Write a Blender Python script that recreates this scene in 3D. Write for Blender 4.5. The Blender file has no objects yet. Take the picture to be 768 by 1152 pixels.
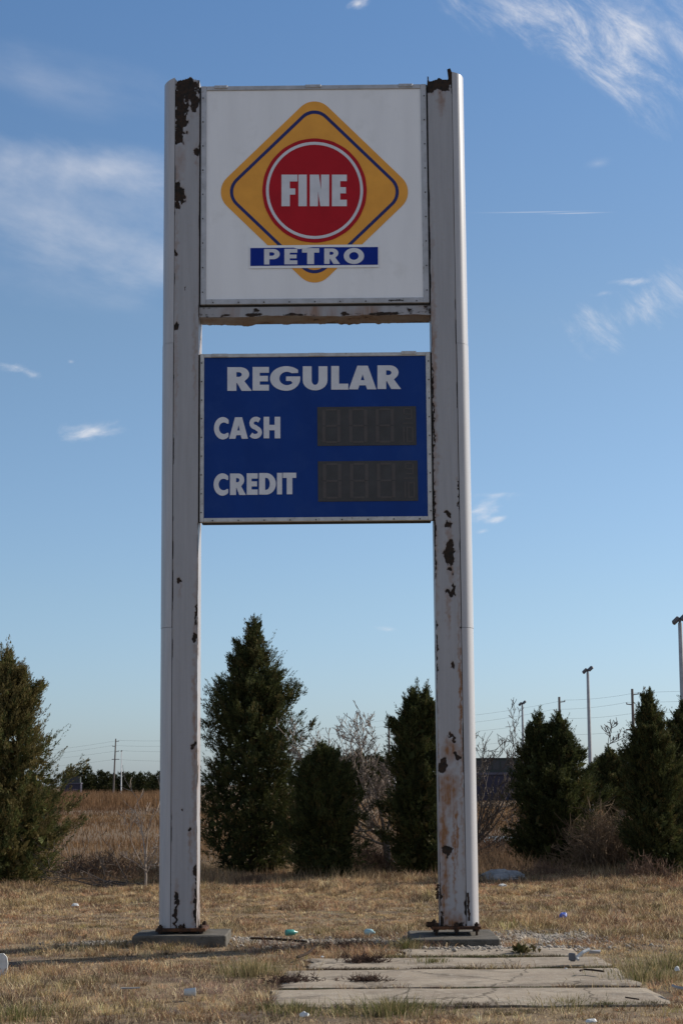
import bpy, math, random
import numpy as np
from mathutils import Vector, Matrix, Euler

rng = np.random.default_rng(7)
random.seed(7)
S = bpy.context.scene
COL = S.collection

# ------------------------------------------------------------------ camera maths
F, PITCH, ROLL, CZ = 2050.0, 0.148, 0.008, 1.72
CP, SP, CR, SR = math.cos(PITCH), math.sin(PITCH), math.cos(ROLL), math.sin(ROLL)

def ray(px, py):
    X, Y = px - 384.0, 576.0 - py
    x, y = X * CR + Y * SR, -X * SR + Y * CR
    return (x, F * CP - y * SP, F * SP + y * CP)

def ground(px, py, z=0.0):
    d = ray(px, py)
    t = (z - CZ) / d[2]
    return (d[0] * t, d[1] * t, z)

def at_y(px, py, Y):
    d = ray(px, py)
    t = Y / d[1]
    return (d[0] * t, Y, CZ + d[2] * t)

SIGN_X, SIGN_Y, SIGN_A = -0.285, 20.2, -0.006
SCA, SSA = math.cos(SIGN_A), math.sin(SIGN_A)

def uv(px, py):
    d = ray(px, py)
    # (SIGN_X + u c, SIGN_Y + u s) = t (dx, dy)
    # -> t dx - u c = SX ; t dy - u s = SY
    det = d[0] * (-SSA) - (-SCA) * d[1]
    t = (SIGN_X * (-SSA) - (-SCA) * SIGN_Y) / det
    u = (d[0] * SIGN_Y - d[1] * SIGN_X) / det
    return (u, CZ + d[2] * t)

# ------------------------------------------------------------------ numpy noise
def _hash(ix, iy, seed):
    h = (ix.astype(np.int64) * 374761393 + iy.astype(np.int64) * 668265263 + seed * 974711) & 0xffffffff
    h = ((h ^ (h >> 13)) * 1274126177) & 0xffffffff
    return ((h ^ (h >> 16)) & 0xffff) / 65535.0

def vnoise(x, y, seed=0):
    x = np.asarray(x, float); y = np.asarray(y, float)
    ix, iy = np.floor(x), np.floor(y)
    fx, fy = x - ix, y - iy
    fx = fx * fx * (3 - 2 * fx); fy = fy * fy * (3 - 2 * fy)
    a = _hash(ix, iy, seed); b = _hash(ix + 1, iy, seed)
    c = _hash(ix, iy + 1, seed); d = _hash(ix + 1, iy + 1, seed)
    return (a * (1 - fx) + b * fx) * (1 - fy) + (c * (1 - fx) + d * fx) * fy

def fbm(x, y, seed=0, o=4):
    s, a, t = 0, 0.5, 0
    for i in range(o):
        s = s + a * vnoise(np.asarray(x) * 2 ** i, np.asarray(y) * 2 ** i, seed + i * 17)
        t += a; a *= 0.5
    return s / t

# ------------------------------------------------------------------ object helpers
def link(name, me, mat=None, parent=None, loc=None):
    o = bpy.data.objects.new(name, me)
    COL.objects.link(o)
    if mat is not None and me is not None:
        for m in (mat if isinstance(mat, (list, tuple)) else [mat]):
            me.materials.append(m)
    if parent is not None:
        o.parent = parent
    if loc is not None:
        o.location = loc
    return o

def tag(o, label=None, cat=None, group=None, kind=None):
    if label: o['label'] = label
    if cat: o['category'] = cat
    if group: o['group'] = group
    if kind: o['kind'] = kind
    return o

def thing(name, label, cat, loc=(0, 0, 0), rz=0, group=None):
    o = bpy.data.objects.new(name, None)
    o.empty_display_size = 0.2
    COL.objects.link(o)
    o.location = loc
    o.rotation_euler = (0, 0, rz)
    return tag(o, label, cat, group)

def mesh_np(name, V, Fc, smooth=False, attrs=None, mats=None):
    """V (n,3); Fc (m,k) array or list of faces"""
    me = bpy.data.meshes.new(name)
    V = np.asarray(V, np.float32)
    if isinstance(Fc, np.ndarray):
        m, k = Fc.shape
        me.vertices.add(len(V)); me.vertices.foreach_set('co', V.ravel())
        me.loops.add(m * k); me.loops.foreach_set('vertex_index', Fc.astype(np.int32).ravel())
        me.polygons.add(m)
        me.polygons.foreach_set('loop_start', np.arange(0, m * k, k, dtype=np.int32))
        me.polygons.foreach_set('loop_total', np.full(m, k, np.int32))
        me.update(calc_edges=True)
    else:
        me.from_pydata(V.tolist(), [], [list(f) for f in Fc])
    if attrs:
        for n, a in attrs.items():
            a = np.asarray(a, np.float32)
            if a.ndim == 1:
                at = me.attributes.new(n, 'FLOAT', 'POINT'); at.data.foreach_set('value', a)
            else:
                if a.shape[1] == 3:
                    a = np.concatenate([a, np.ones((len(a), 1), np.float32)], 1)
                at = me.attributes.new(n, 'FLOAT_COLOR', 'POINT'); at.data.foreach_set('color', a.ravel())
    if smooth:
        me.polygons.foreach_set('use_smooth', np.ones(len(me.polygons), bool))
    if mats is not None:
        me.polygons.foreach_set('material_index', np.asarray(mats, np.int32))
    me.validate()
    me.update()
    return me

class MB:
    """collects simple shapes into one mesh"""
    def __init__(s): s.V = []; s.F = []; s.M = []
    def add(s, V, Fc, m=0):
        b = len(s.V); s.V += [tuple(v) for v in V]
        for f in Fc: s.F.append(tuple(i + b for i in f)); s.M.append(m)
    def box(s, x0, x1, y0, y1, z0, z1, m=0, jit=0.0, bev=0.0):
        j = lambda: random.uniform(-jit, jit)
        if bev:
            V, idx = [], {}
            b = bev
            def P(x, y, z):
                V.append((x + j(), y + j(), z + j())); return len(V) - 1
            # chamfered box through 24 verts
            c = {}
            for ix, x in enumerate((x0, x1)):
                for iy, y in enumerate((y0, y1)):
                    for iz, z in enumerate((z0, z1)):
                        sx, sy, sz = (1, -1)[ix], (1, -1)[iy], (1, -1)[iz]
                        c[ix, iy, iz, 'x'] = P(x, y + sy * b, z + sz * b)
                        c[ix, iy, iz, 'y'] = P(x + sx * b, y, z + sz * b)
                        c[ix, iy, iz, 'z'] = P(x + sx * b, y + sy * b, z)
            Fs = []
            for i in (0, 1):
                Fs.append([c[i, 0, 0, 'x'], c[i, 0, 1, 'x'], c[i, 1, 1, 'x'], c[i, 1, 0, 'x']])
                Fs.append([c[0, i, 0, 'y'], c[0, i, 1, 'y'], c[1, i, 1, 'y'], c[1, i, 0, 'y']])
                Fs.append([c[0, 0, i, 'z'], c[0, 1, i, 'z'], c[1, 1, i, 'z'], c[1, 0, i, 'z']])
            for i in (0, 1):
                for k in (0, 1):
                    Fs.append([c[i, k, 0, 'x'], c[i, k, 1, 'x'], c[i, k, 1, 'y'], c[i, k, 0, 'y']])
                    Fs.append([c[i, 0, k, 'x'], c[i, 1, k, 'x'], c[i, 1, k, 'z'], c[i, 0, k, 'z']])
                    Fs.append([c[0, i, k, 'y'], c[1, i, k, 'y'], c[1, i, k, 'z'], c[0, i, k, 'z']])
                    for l in (0, 1):
                        Fs.append([c[i, k, l, 'x'], c[i, k, l, 'y'], c[i, k, l, 'z']])
            s.add(V, Fs, m); return
        V = [(x + j(), y + j(), z + j()) for x in (x0, x1) for y in (y0, y1) for z in (z0, z1)]
        s.add(V, [(0, 1, 3, 2), (4, 6, 7, 5), (0, 4, 5, 1), (2, 3, 7, 6), (0, 2, 6, 4), (1, 5, 7, 3)], m)
    def tube(s, pts, rads, n=6, m=0, cap=True):
        pts = [Vector(p) for p in pts]
        if not hasattr(rads, '__len__'): rads = [rads] * len(pts)
        V, Fs = [], []
        up = Vector((0.31, 0.17, 0.93))
        for i, p in enumerate(pts):
            t = (pts[min(i + 1, len(pts) - 1)] - pts[max(i - 1, 0)]).normalized()
            a = t.cross(up)
            if a.length < 0.05: a = t.cross(Vector((1, 0, 0)))
            a.normalize(); b = t.cross(a)
            for k in range(n):
                an = 2 * math.pi * k / n
                V.append(p + a * (math.cos(an) * rads[i]) + b * (math.sin(an) * rads[i]))
        for i in range(len(pts) - 1):
            for k in range(n):
                k2 = (k + 1) % n
                Fs.append((i * n + k, i * n + k2, (i + 1) * n + k2, (i + 1) * n + k))
        if cap:
            Fs.append(tuple(range(n - 1, -1, -1)))
            Fs.append(tuple((len(pts) - 1) * n + k for k in range(n)))
        s.add(V, Fs, m)
    def lathe(s, prof, M=Matrix(), n=14, m=0):
        V, Fs = [], []
        for r, z in prof:
            for k in range(n):
                a = 2 * math.pi * k / n
                V.append(M @ Vector((r * math.cos(a), r * math.sin(a), z)))
        for i in range(len(prof) - 1):
            for k in range(n):
                k2 = (k + 1) % n
                Fs.append((i * n + k, i * n + k2, (i + 1) * n + k2, (i + 1) * n + k))
        s.add(V, Fs, m)
    def mesh(s, name, smooth=False):
        return mesh_np(name, np.array(s.V), s.F, smooth, mats=s.M)
    def build(s, name, mat, parent=None, loc=None, smooth=False):
        return link(name, s.mesh(name, smooth), mat, parent, loc)

def fill2d(name, contours, y, mat, parent, thick=0.0015):
    """contours: lists of (u, z), even-odd filled, facing -Y at local depth y"""
    cu = bpy.data.curves.new(name, 'CURVE')
    cu.dimensions = '2D'; cu.fill_mode = 'BOTH'; cu.extrude = thick
    for c in contours:
        sp = cu.splines.new('POLY')
        sp.points.add(len(c) - 1)
        for p, q in zip(sp.points, c): p.co = (q[0], q[1], 0, 1)
        sp.use_cyclic_u = True
    o = bpy.data.objects.new(name + '_tmp', cu)
    COL.objects.link(o)
    dg = bpy.context.evaluated_depsgraph_get()
    me = bpy.data.meshes.new_from_object(o.evaluated_get(dg))
    bpy.data.objects.remove(o); bpy.data.curves.remove(cu)
    me.name = name
    n = len(me.vertices)
    co = np.empty(n * 3, np.float32); me.vertices.foreach_get('co', co); co = co.reshape(-1, 3)
    me.vertices.foreach_set('co', np.stack([co[:, 0], y - co[:, 2], co[:, 1]], 1).ravel())
    me.materials.clear(); me.update()
    return link(name, me, mat, parent)

# ------------------------------------------------------------------ materials
def newmat(name):
    m = bpy.data.materials.new(name); m.use_nodes = True
    nt = m.node_tree
    return m, nt, nt.nodes['Principled BSDF']

def node(nt, t, **kw):
    n = nt.nodes.new(t)
    for k, v in kw.items(): setattr(n, k, v)
    return n

def noise_fac(nt, scale, detail=4, lo=0.35, hi=0.65, coord='Object', stretch=None, seed=0.0):
    tc = node(nt, 'ShaderNodeTexCoord')
    mp = node(nt, 'ShaderNodeMapping')
    if stretch: mp.inputs['Scale'].default_value = stretch
    mp.inputs['Location'].default_value = (seed, seed * 1.7, seed * .6)
    nz = node(nt, 'ShaderNodeTexNoise'); nz.inputs['Scale'].default_value = scale; nz.inputs['Detail'].default_value = detail
    nz.inputs['Roughness'].default_value = 0.6
    nt.links.new(tc.outputs[coord], mp.inputs[0]); nt.links.new(mp.outputs[0], nz.inputs['Vector'])
    mr = node(nt, 'ShaderNodeMapRange'); mr.inputs['From Min'].default_value = lo; mr.inputs['From Max'].default_value = hi
    nt.links.new(nz.outputs['Fac'], mr.inputs['Value'])
    return mr.outputs['Result']

def mixc(nt, fac, a, b, blend='MIX'):
    mx = node(nt, 'ShaderNodeMix', data_type='RGBA', blend_type=blend)
    for i, v in ((0, fac), (6, a), (7, b)):
        if hasattr(v, 'is_linked') or hasattr(v, 'links'):
            nt.links.new(v, mx.inputs[i])
        else:
            mx.inputs[i].default_value = v if i == 0 else (*v, 1)
    return mx.outputs[2]

def mat(name, c1, c2=None, rough=0.6, scale=8, spec=0.4, metal=0, stretch=None, lo=.35, hi=.65, bump=0, bscale=40, c3=None, s3=60, lo3=.55, hi3=.7, coord='Object'):
    m, nt, b = newmat(name)
    col = None
    if c2 is not None:
        col = mixc(nt, noise_fac(nt, scale, lo=lo, hi=hi, stretch=stretch, coord=coord), c1, c2)
        if c3 is not None:
            col = mixc(nt, noise_fac(nt, s3, lo=lo3, hi=hi3, seed=3.1, coord=coord), col, c3)
        nt.links.new(col, b.inputs['Base Color'])
    else:
        b.inputs['Base Color'].default_value = (*c1, 1)
    b.inputs['Roughness'].default_value = rough
    b.inputs['Metallic'].default_value = metal
    b.inputs['Specular IOR Level'].default_value = spec
    if bump:
        f = noise_fac(nt, bscale, lo=0, hi=1, seed=5, coord=coord)
        bp = node(nt, 'ShaderNodeBump'); bp.inputs['Strength'].default_value = bump; bp.inputs['Distance'].default_value = 0.02
        nt.links.new(f, bp.inputs['Height']); nt.links.new(bp.outputs[0], b.inputs['Normal'])
    return m

def attr_mat(name, rough=0.7, spec=0.2, trans=0.0, var=0.0):
    """base colour from the mesh's own per-leaf colour attribute 'tint'"""
    m, nt, b = newmat(name)
    a = node(nt, 'ShaderNodeAttribute', attribute_name='tint')
    nt.links.new(a.outputs['Color'], b.inputs['Base Color'])
    b.inputs['Roughness'].default_value = rough
    b.inputs['Specular IOR Level'].default_value = spec
    if trans:
        tr = node(nt, 'ShaderNodeBsdfTranslucent'); nt.links.new(a.outputs['Color'], tr.inputs['Color'])
        mx = node(nt, 'ShaderNodeMixShader'); mx.inputs[0].default_value = trans
        out = nt.nodes['Material Output']
        nt.links.new(b.outputs[0], mx.inputs[1]); nt.links.new(tr.outputs[0], mx.inputs[2]); nt.links.new(mx.outputs[0], out.inputs['Surface'])
    return m

def paint_rust_mat():
    m, nt, b = newmat('weathered_white_paint')
    base = mixc(nt, noise_fac(nt, 3.0, lo=.3, hi=.75, stretch=(6, 6, .35)), (.335, .325, .335), (.28, .272, .278))
    base = mixc(nt, noise_fac(nt, 22, lo=.58, hi=.8, seed=2.2), base, (.30, .285, .27))
    st = node(nt, 'ShaderNodeAttribute', attribute_name='stain')
    mm = node(nt, 'ShaderNodeMath', operation='MULTIPLY')
    nt.links.new(st.outputs['Fac'], mm.inputs[0]); nt.links.new(noise_fac(nt, 45, lo=.05, hi=.75, stretch=(1, 1, .12), seed=1), mm.inputs[1]); mm.use_clamp = True
    base = mixc(nt, mm.outputs[0], base, (.20, .088, .032))
    ru = node(nt, 'ShaderNodeAttribute', attribute_name='rust')
    ad = node(nt, 'ShaderNodeMath', operation='ADD')
    ns = noise_fac(nt, 30, lo=.2, hi=.8, seed=4)
    sb = node(nt, 'ShaderNodeMath', operation='MULTIPLY_ADD'); sb.inputs[1].default_value = .35; sb.inputs[2].default_value = -.175
    nt.links.new(ns, sb.inputs[0])
    nt.links.new(ru.outputs['Fac'], ad.inputs[0]); nt.links.new(sb.outputs[0], ad.inputs[1])
    rmp = node(nt, 'ShaderNodeMapRange'); rmp.inputs['From Min'].default_value = .41; rmp.inputs['From Max'].default_value = .58
    nt.links.new(ad.outputs[0], rmp.inputs['Value'])
    rc = mixc(nt, noise_fac(nt, 25, lo=.35, hi=.7, seed=6), (.014, .012, .010), (.042, .023, .014))
    col = mixc(nt, rmp.outputs['Result'], base, rc)
    nt.links.new(col, b.inputs['Base Color'])
    rg = node(nt, 'ShaderNodeMapRange'); rg.inputs['To Min'].default_value = .42; rg.inputs['To Max'].default_value = .9
    nt.links.new(rmp.outputs['Result'], rg.inputs['Value']); nt.links.new(rg.outputs['Result'], b.inputs['Roughness'])
    bp = node(nt, 'ShaderNodeBump'); bp.inputs['Strength'].default_value = .5; bp.inputs['Distance'].default_value = .01
    iv = node(nt, 'ShaderNodeMath', operation='MULTIPLY'); nt.links.new(rmp.outputs['Result'], iv.inputs[0]); nt.links.new(ns, iv.inputs[1])
    nt.links.new(iv.outputs[0], bp.inputs['Height']); nt.links.new(bp.outputs[0], b.inputs['Normal'])
    b.inputs['Specular IOR Level'].default_value = .35
    return m

M = {}
M['paint'] = paint_rust_mat()
M['cover'] = mat('white_cover_sheet', (.41, .40, .41), (.36, .35, .36), .36, 4, .45, stretch=(5, 5, .3))
M['alu'] = mat('dull_aluminium', (.43, .43, .45), (.34, .34, .35), .5, 9, .4, metal=.15, c3=(.2, .17, .14), s3=25, lo3=.62, hi3=.75)
M['alu_pale'] = mat('pale_frame', (.52, .51, .50), (.40, .39, .38), .5, 9, .4, metal=.1, c3=(.2, .17, .14), s3=25, lo3=.62, hi3=.75)
M['seal'] = mat('black_seal', (.018, .017, .017), (.03, .026, .022), .8, 10)
M['white_face'] = mat('milky_plastic', (.78, .765, .76), (.73, .715, .71), .28, 1.3, .5, stretch=(3, 3, .5), c3=(.68, .665, .65), s3=3.5, lo3=.58, hi3=.8)
M['yellow'] = mat('amber_vinyl', (.80, .36, .06), (.72, .32, .055), .6, 4, .15)
M['blue_line'] = mat('navy_vinyl_line', (.02, .03, .15), (.018, .026, .12), .5, 8, .2)
M['red'] = mat('red_vinyl', (.42, .011, .02), (.37, .010, .018), .6, 4, .15)
M['letter'] = mat('white_vinyl', (.63, .62, .64), (.56, .555, .575), .4, 7)
M['banner'] = mat('blue_banner_vinyl', (.008, .028, .24), (.007, .025, .21), .6, 5, .08)
M['blue_face'] = mat('blue_panel', (.0095, .043, .205), (.008, .036, .175), .6, 1.5, .10, stretch=(1, 1, .4), c3=(.016, .05, .20), s3=4, lo3=.5, hi3=.8)
M['lcd'] = mat('grey_display_glass', (.064, .063, .064), (.055, .054, .054), .6, 9, .12)
M['seg'] = mat('unlit_segment', (.090, .081, .079), (.082, .073, .071), .7, 9, .12)
M['steel_rust'] = mat('rusty_steel', (.035, .022, .016), (.13, .055, .025), .85, 12, .2, bump=.5, c3=(.02, .016, .014), s3=40)
M['dark_steel'] = mat('dark_corroded_steel', (.02, .015, .012), (.05, .028, .018), .9, 18, .2, bump=.6)
def concrete_mat():
    m, nt, b = newmat('weathered_concrete')
    c = mixc(nt, noise_fac(nt, 1.1, 6, .35, .65), (.335, .28, .215), (.235, .19, .145))
    c = mixc(nt, noise_fac(nt, 2.4, 7, .50, .72, seed=3.3), c, (.135, .11, .085))
    c = mixc(nt, noise_fac(nt, 14, 6, .52, .75, seed=8), c, (.36, .32, .265))
    c = mixc(nt, noise_fac(nt, 80, 3, .55, .72, seed=1.5), c, (.15, .13, .105))
    tc_ = node(nt, 'ShaderNodeTexCoord'); vo = node(nt, 'ShaderNodeTexVoronoi', feature='DISTANCE_TO_EDGE'); vo.inputs['Scale'].default_value = .9
    nz = node(nt, 'ShaderNodeTexNoise'); nz.inputs['Scale'].default_value = 5; nz.inputs['Detail'].default_value = 5
    nt.links.new(tc_.outputs['Object'], nz.inputs['Vector'])
    ad = node(nt, 'ShaderNodeMix', data_type='RGBA', blend_type='LINEAR_LIGHT'); ad.inputs[0].default_value = .12
    nt.links.new(tc_.outputs['Object'], ad.inputs[6]); nt.links.new(nz.outputs['Color'], ad.inputs[7]); nt.links.new(ad.outputs[2], vo.inputs['Vector'])
    cr = node(nt, 'ShaderNodeMapRange'); cr.inputs['From Min'].default_value = .004; cr.inputs['From Max'].default_value = .014; cr.inputs['To Min'].default_value = .8; cr.inputs['To Max'].default_value = 0
    nt.links.new(vo.outputs['Distance'], cr.inputs['Value'])
    c = mixc(nt, cr.outputs['Result'], c, (.07, .055, .04))
    nt.links.new(c, b.inputs['Base Color']); b.inputs['Roughness'].default_value = .92; b.inputs['Specular IOR Level'].default_value = .15
    bp = node(nt, 'ShaderNodeBump'); bp.inputs['Strength'].default_value = .5; bp.inputs['Distance'].default_value = .012
    nt.links.new(noise_fac(nt, 60, 6, 0, 1, seed=5), bp.inputs['Height']); nt.links.new(bp.outputs[0], b.inputs['Normal'])
    return m
M['concrete'] = concrete_mat()
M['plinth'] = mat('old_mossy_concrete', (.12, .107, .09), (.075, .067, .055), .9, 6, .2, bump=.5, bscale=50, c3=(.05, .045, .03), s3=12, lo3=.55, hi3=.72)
M['bark'] = mat('cedar_bark', (.10, .07, .05), (.05, .036, .028), .95, 14, .1, stretch=(1, 1, .2))
M['bare'] = mat('bare_grey_bark', (.34, .28, .235), (.19, .155, .13), .9, 10, .15)
M['bare_dark'] = mat('dark_bare_bark', (.13, .105, .09), (.08, .065, .055), .9, 10, .15)
M['bramble'] = mat('brown_twigs', (.17, .105, .07), (.10, .065, .045), .9, 5, .1)
M['bramble_tan'] = mat('tan_twigs', (.22, .155, .10), (.13, .09, .06), .9, 4, .1)
M['deadweed'] = mat('dead_weed_stems', (.12, .075, .055), (.07, .045, .035), .9, 9, .1)
M['foliage'] = attr_mat('cedar_foliage', .75, .12, .22)
M['grass'] = attr_mat('dry_grass_blades', .8, .12, .25)
M['pebble'] = attr_mat('gravel_stone', .9, .2)
M['galv'] = mat('galvanised_pole', (.36, .36, .37), (.28, .28, .29), .5, 3, .4, metal=.3)
M['white_pole'] = mat('white_pole_paint', (.72, .72, .72), (.62, .62, .62), .5, 2)
M['wood_pole'] = mat('weathered_pole_timber', (.20, .17, .15), (.13, .11, .10), .9, 3, .1, stretch=(3, 3, .3))
M['wire'] = mat('dark_cable', (.06, .06, .065), (.05, .05, .05), .6, 1)
M['lamp'] = mat('grey_floodlight', (.12, .12, .13), (.09, .09, .095), .5, 3)
M['rock'] = mat('pale_grey_rock', (.28, .275, .27), (.17, .17, .17), .85, 6, .3, bump=.5, bscale=25)
M['plastic_white'] = mat('white_litter', (.60, .60, .58), (.48, .48, .46), .6, 20)
M['plastic_blue'] = mat('blue_litter', (.05, .11, .5), (.25, .3, .6), .4, 25, lo=.45, hi=.6)
M['teal'] = mat('teal_litter', (.03, .17, .15), (.06, .26, .22), .3, 20)
M['purple_clad'] = mat('dark_purple_cladding', (.026, .022, .045), (.02, .017, .036), .6, .3)
M['green_clad'] = mat('grey_green_cladding', (.04, .05, .047), (.032, .04, .038), .6, .4)
M['pale_trim'] = mat('pale_trim', (.09, .085, .115), (.07, .065, .09), .6, .4)
M['dark_panel'] = mat('dark_window_panels', (.035, .035, .04), (.03, .03, .035), .4, .4)
M['lit_sign'] = mat('olive_board', (.10, .12, .06), (.08, .1, .05), .6, 1)

# ------------------------------------------------------------------ world, sun, camera
SUN_AZ = math.radians(64)      # clockwise from +Y (the view direction): right and a little behind the sign
SUN_EL = math.radians(29)
w = bpy.data.worlds.new('World'); S.world = w; w.use_nodes = True
nt = w.node_tree
bg = nt.nodes['Background']
sky = node(nt, 'ShaderNodeTexSky', sky_type='NISHITA')
sky.sun_disc = False
sky.sun_elevation = SUN_EL
sky.sun_rotation = SUN_AZ
sky.altitude = 0; sky.air_density = 1.0; sky.dust_density = 0.6; sky.ozone_density = 1.6
bg.inputs['Strength'].default_value = 0.060

def azel(px, py):
    d = ray(px, py); n = math.sqrt(sum(c * c for c in d))
    return math.atan2(d[0], d[1]), math.asin(d[2] / n)

def mth(op, a, b=None, c=None, clamp=False):
    n = node(nt, 'ShaderNodeMath', operation=op); n.use_clamp = clamp
    for i, v in enumerate((a, b, c)):
        if v is None: continue
        if hasattr(v, 'links'): nt.links.new(v, n.inputs[i])
        else: n.inputs[i].default_value = v
    return n.outputs[0]

tc = node(nt, 'ShaderNodeTexCoord')
sx = node(nt, 'ShaderNodeSeparateXYZ'); nt.links.new(tc.outputs['Generated'], sx.inputs[0])
AZ = mth('ARCTAN2', sx.outputs[0], sx.outputs[1])
EL = mth('ARCSINE', sx.outputs[2])
cb = node(nt, 'ShaderNodeCombineXYZ'); nt.links.new(AZ, cb.inputs[0]); nt.links.new(EL, cb.inputs[1])

def sky_noise(scale, rot, stretch, detail=7, seed=0, rough=.62, dist=.0):
    mp = node(nt, 'ShaderNodeMapping', vector_type='TEXTURE')
    mp.inputs['Rotation'].default_value = (0, 0, rot); mp.inputs['Scale'].default_value = (stretch, 1, 1); mp.inputs['Location'].default_value = (seed, seed * .37, 0)
    nt.links.new(cb.outputs[0], mp.inputs[0])
    nz = node(nt, 'ShaderNodeTexNoise'); nz.inputs['Scale'].default_value = scale; nz.inputs['Detail'].default_value = detail; nz.inputs['Roughness'].default_value = rough
    nz.inputs['Distortion'].default_value = dist
    nt.links.new(mp.outputs[0], nz.inputs['Vector'])
    return nz.outputs['Fac']

N_CIRRUS = sky_noise(55, math.radians(-38), 2.6, 9, 1.3, .68, .4)
N_SOFT = sky_noise(22, math.radians(-14), 2.2, 6, 4.1, .55, .2)
N_PUFF = sky_noise(120, math.radians(12), 2.4, 7, 7.7, .6, .3)

def cloud(px, py, rx, ry, rot, amt, noise, ncon=1.6, edge=.55, bias=.0):
    a, e = azel(px, py)
    da = mth('SUBTRACT', AZ, a); de = mth('SUBTRACT', EL, e)
    c, s_ = math.cos(rot), math.sin(rot)
    X = mth('ADD', mth('MULTIPLY', da, c * F / rx), mth('MULTIPLY', de, s_ * F / rx))
    Y = mth('ADD', mth('MULTIPLY', da, -s_ * F / ry), mth('MULTIPLY', de, c * F / ry))
    r = mth('SQRT', mth('ADD', mth('MULTIPLY', X, X), mth('MULTIPLY', Y, Y)))
    body = mth('SUBTRACT', 1.0, r)
    nz = mth('MULTIPLY', mth('SUBTRACT', noise, .5 - bias), ncon * 2)
    v = mth('DIVIDE', mth('ADD', body, nz), edge, clamp=True)
    fall = mth('MULTIPLY', mth('SUBTRACT', 1.45, r), 1.4, clamp=True)
    v = mth('MULTIPLY', mth('MULTIPLY', v, v), fall)
    return mth('MULTIPLY', v, amt)

R = math.radians
masks = [
    cloud(720, 30, 190, 64, R(-10), .70, N_CIRRUS, 1.4, 1.4),
    cloud(690, 66, 110, 46, R(-42), .60, N_CIRRUS, 1.8, 1.2),
    cloud(590, 10, 140, 34, R(-16), .66, N_CIRRUS, 1.6, 1.3),
    cloud(70, 240, 210, 90, R(-10), .80, N_SOFT, 1.0, 1.5, .06),
    cloud(110, 272, 170, 52, R(-12), .75, N_SOFT, 1.2, 1.3, .04),
    cloud(60, 185, 190, 50, R(-4), .5, N_SOFT, 1.5, 1.3),
    cloud(70, 95, 190, 50, R(-6), .20, N_SOFT, 1.5, 1.3),
    cloud(104, 484, 44, 14, R(8), .95, N_PUFF, 1.3, 1.5),
    cloud(88, 490, 30, 8, R(12), .5, N_PUFF, 1.6, 1.4),
    cloud(18, 413, 24, 7, R(-6), .75, N_PUFF, 1.4, 1.4),
    cloud(34, 420, 20, 7, R(-20), .65, N_PUFF, 1.4, 1.4),
    cloud(80, 407, 5, 3, 0, .25, N_PUFF, 1.2, 1.0),
    cloud(705, 352, 95, 36, R(24), .46, N_CIRRUS, 2.0, 1.1),
    cloud(712, 317, 26, 6, R(0), .34, N_PUFF, 1.9, 1.1),
    cloud(680, 330, 24, 5, R(8), .24, N_PUFF, 1.9, 1.1),
    cloud(540, 573, 34, 15, R(18), .75, N_PUFF, 1.8, 1.4),
    cloud(562, 583, 16, 5, R(16), .5, N_PUFF, 1.6, 1.1),
    cloud(540, 598, 12, 4, R(8), .5, N_PUFF, 1.2, 1.1),
    cloud(555, 557, 28, 4, R(0), .26, N_PUFF, 1.5, 1.1),
    cloud(437, 708, 16, 4, R(-6), .34, N_PUFF, 1.5, 1.1),
    cloud(404, 4, 20, 7, R(16), .6, N_PUFF, 1.6, 1.1),
    cloud(672, 184, 22, 8, R(8), .26, N_SOFT, 1.3, 1.3),
    cloud(648, 239.8, 54, 1.2, R(-1.33), .34, N_SOFT, .1, .8),
    cloud(598, 238.64, 90, 1.2, R(-1.33), .26, N_SOFT, .1, .8),
]
tot = masks[0]
for mk in masks[1:]:
    # screen-like union
    tot = mth('SUBTRACT', mth('ADD', tot, mk), mth('MULTIPLY', tot, mk))
# colour of clear winter air by elevation
rp = node(nt, 'ShaderNodeValToRGB'); nt.links.new(EL, rp.inputs[0])
els = rp.color_ramp.elements
els[0].position = 0.0; els[0].color = (.46, .585, .90, 1)
els[1].position = 1.0; els[1].color = (.5, .55, .60, 1)
for p_, c_ in ((.10, (.505, .595, .745)), (.25, (.545, .615, .675)), (.42, (.475, .615, .745))):
    e_ = els.new(p_); e_.color = (*c_, 1)
skt = mixc(nt, 1.0, sky.outputs[0], rp.outputs[0], 'MULTIPLY')
skt = mixc(nt, 1.0, skt, (2.0, 2.0, 2.0), 'MULTIPLY')
# unseen broken cloud added behind the camera to brighten the shaded sign
behind = mth('MULTIPLY', mth('ADD', mth('MULTIPLY', sx.outputs[1], -1.0), .15), 1.6, clamp=True)
nb_ = node(nt, 'ShaderNodeTexNoise'); nb_.inputs['Scale'].default_value = 3.2; nb_.inputs['Detail'].default_value = 7
nt.links.new(tc.outputs['Generated'], nb_.inputs['Vector'])
fill_cloud = mth('MULTIPLY', mth('MULTIPLY', mth('SUBTRACT', nb_.outputs['Fac'], .34), 3.2, clamp=True), mth('MULTIPLY', behind, .58))
tot = mth('SUBTRACT', mth('ADD', tot, fill_cloud), mth('MULTIPLY', tot, fill_cloud))
skyc = mixc(nt, tot, skt, (10.2, 10.2, 10.6))
nt.links.new(skyc, bg.inputs['Color'])

sun = bpy.data.lights.new('sun', 'SUN'); sun.energy = 4.6; sun.angle = R(.53); sun.color = (1.0, .93, .82)
so = bpy.data.objects.new('sun', sun); COL.objects.link(so)
sd = Vector((math.sin(SUN_AZ) * math.cos(SUN_EL), math.cos(SUN_AZ) * math.cos(SUN_EL), math.sin(SUN_EL)))
so.rotation_euler = sd.to_track_quat('Z', 'Y').to_euler()
so.location = (30, 20, 30)

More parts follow.
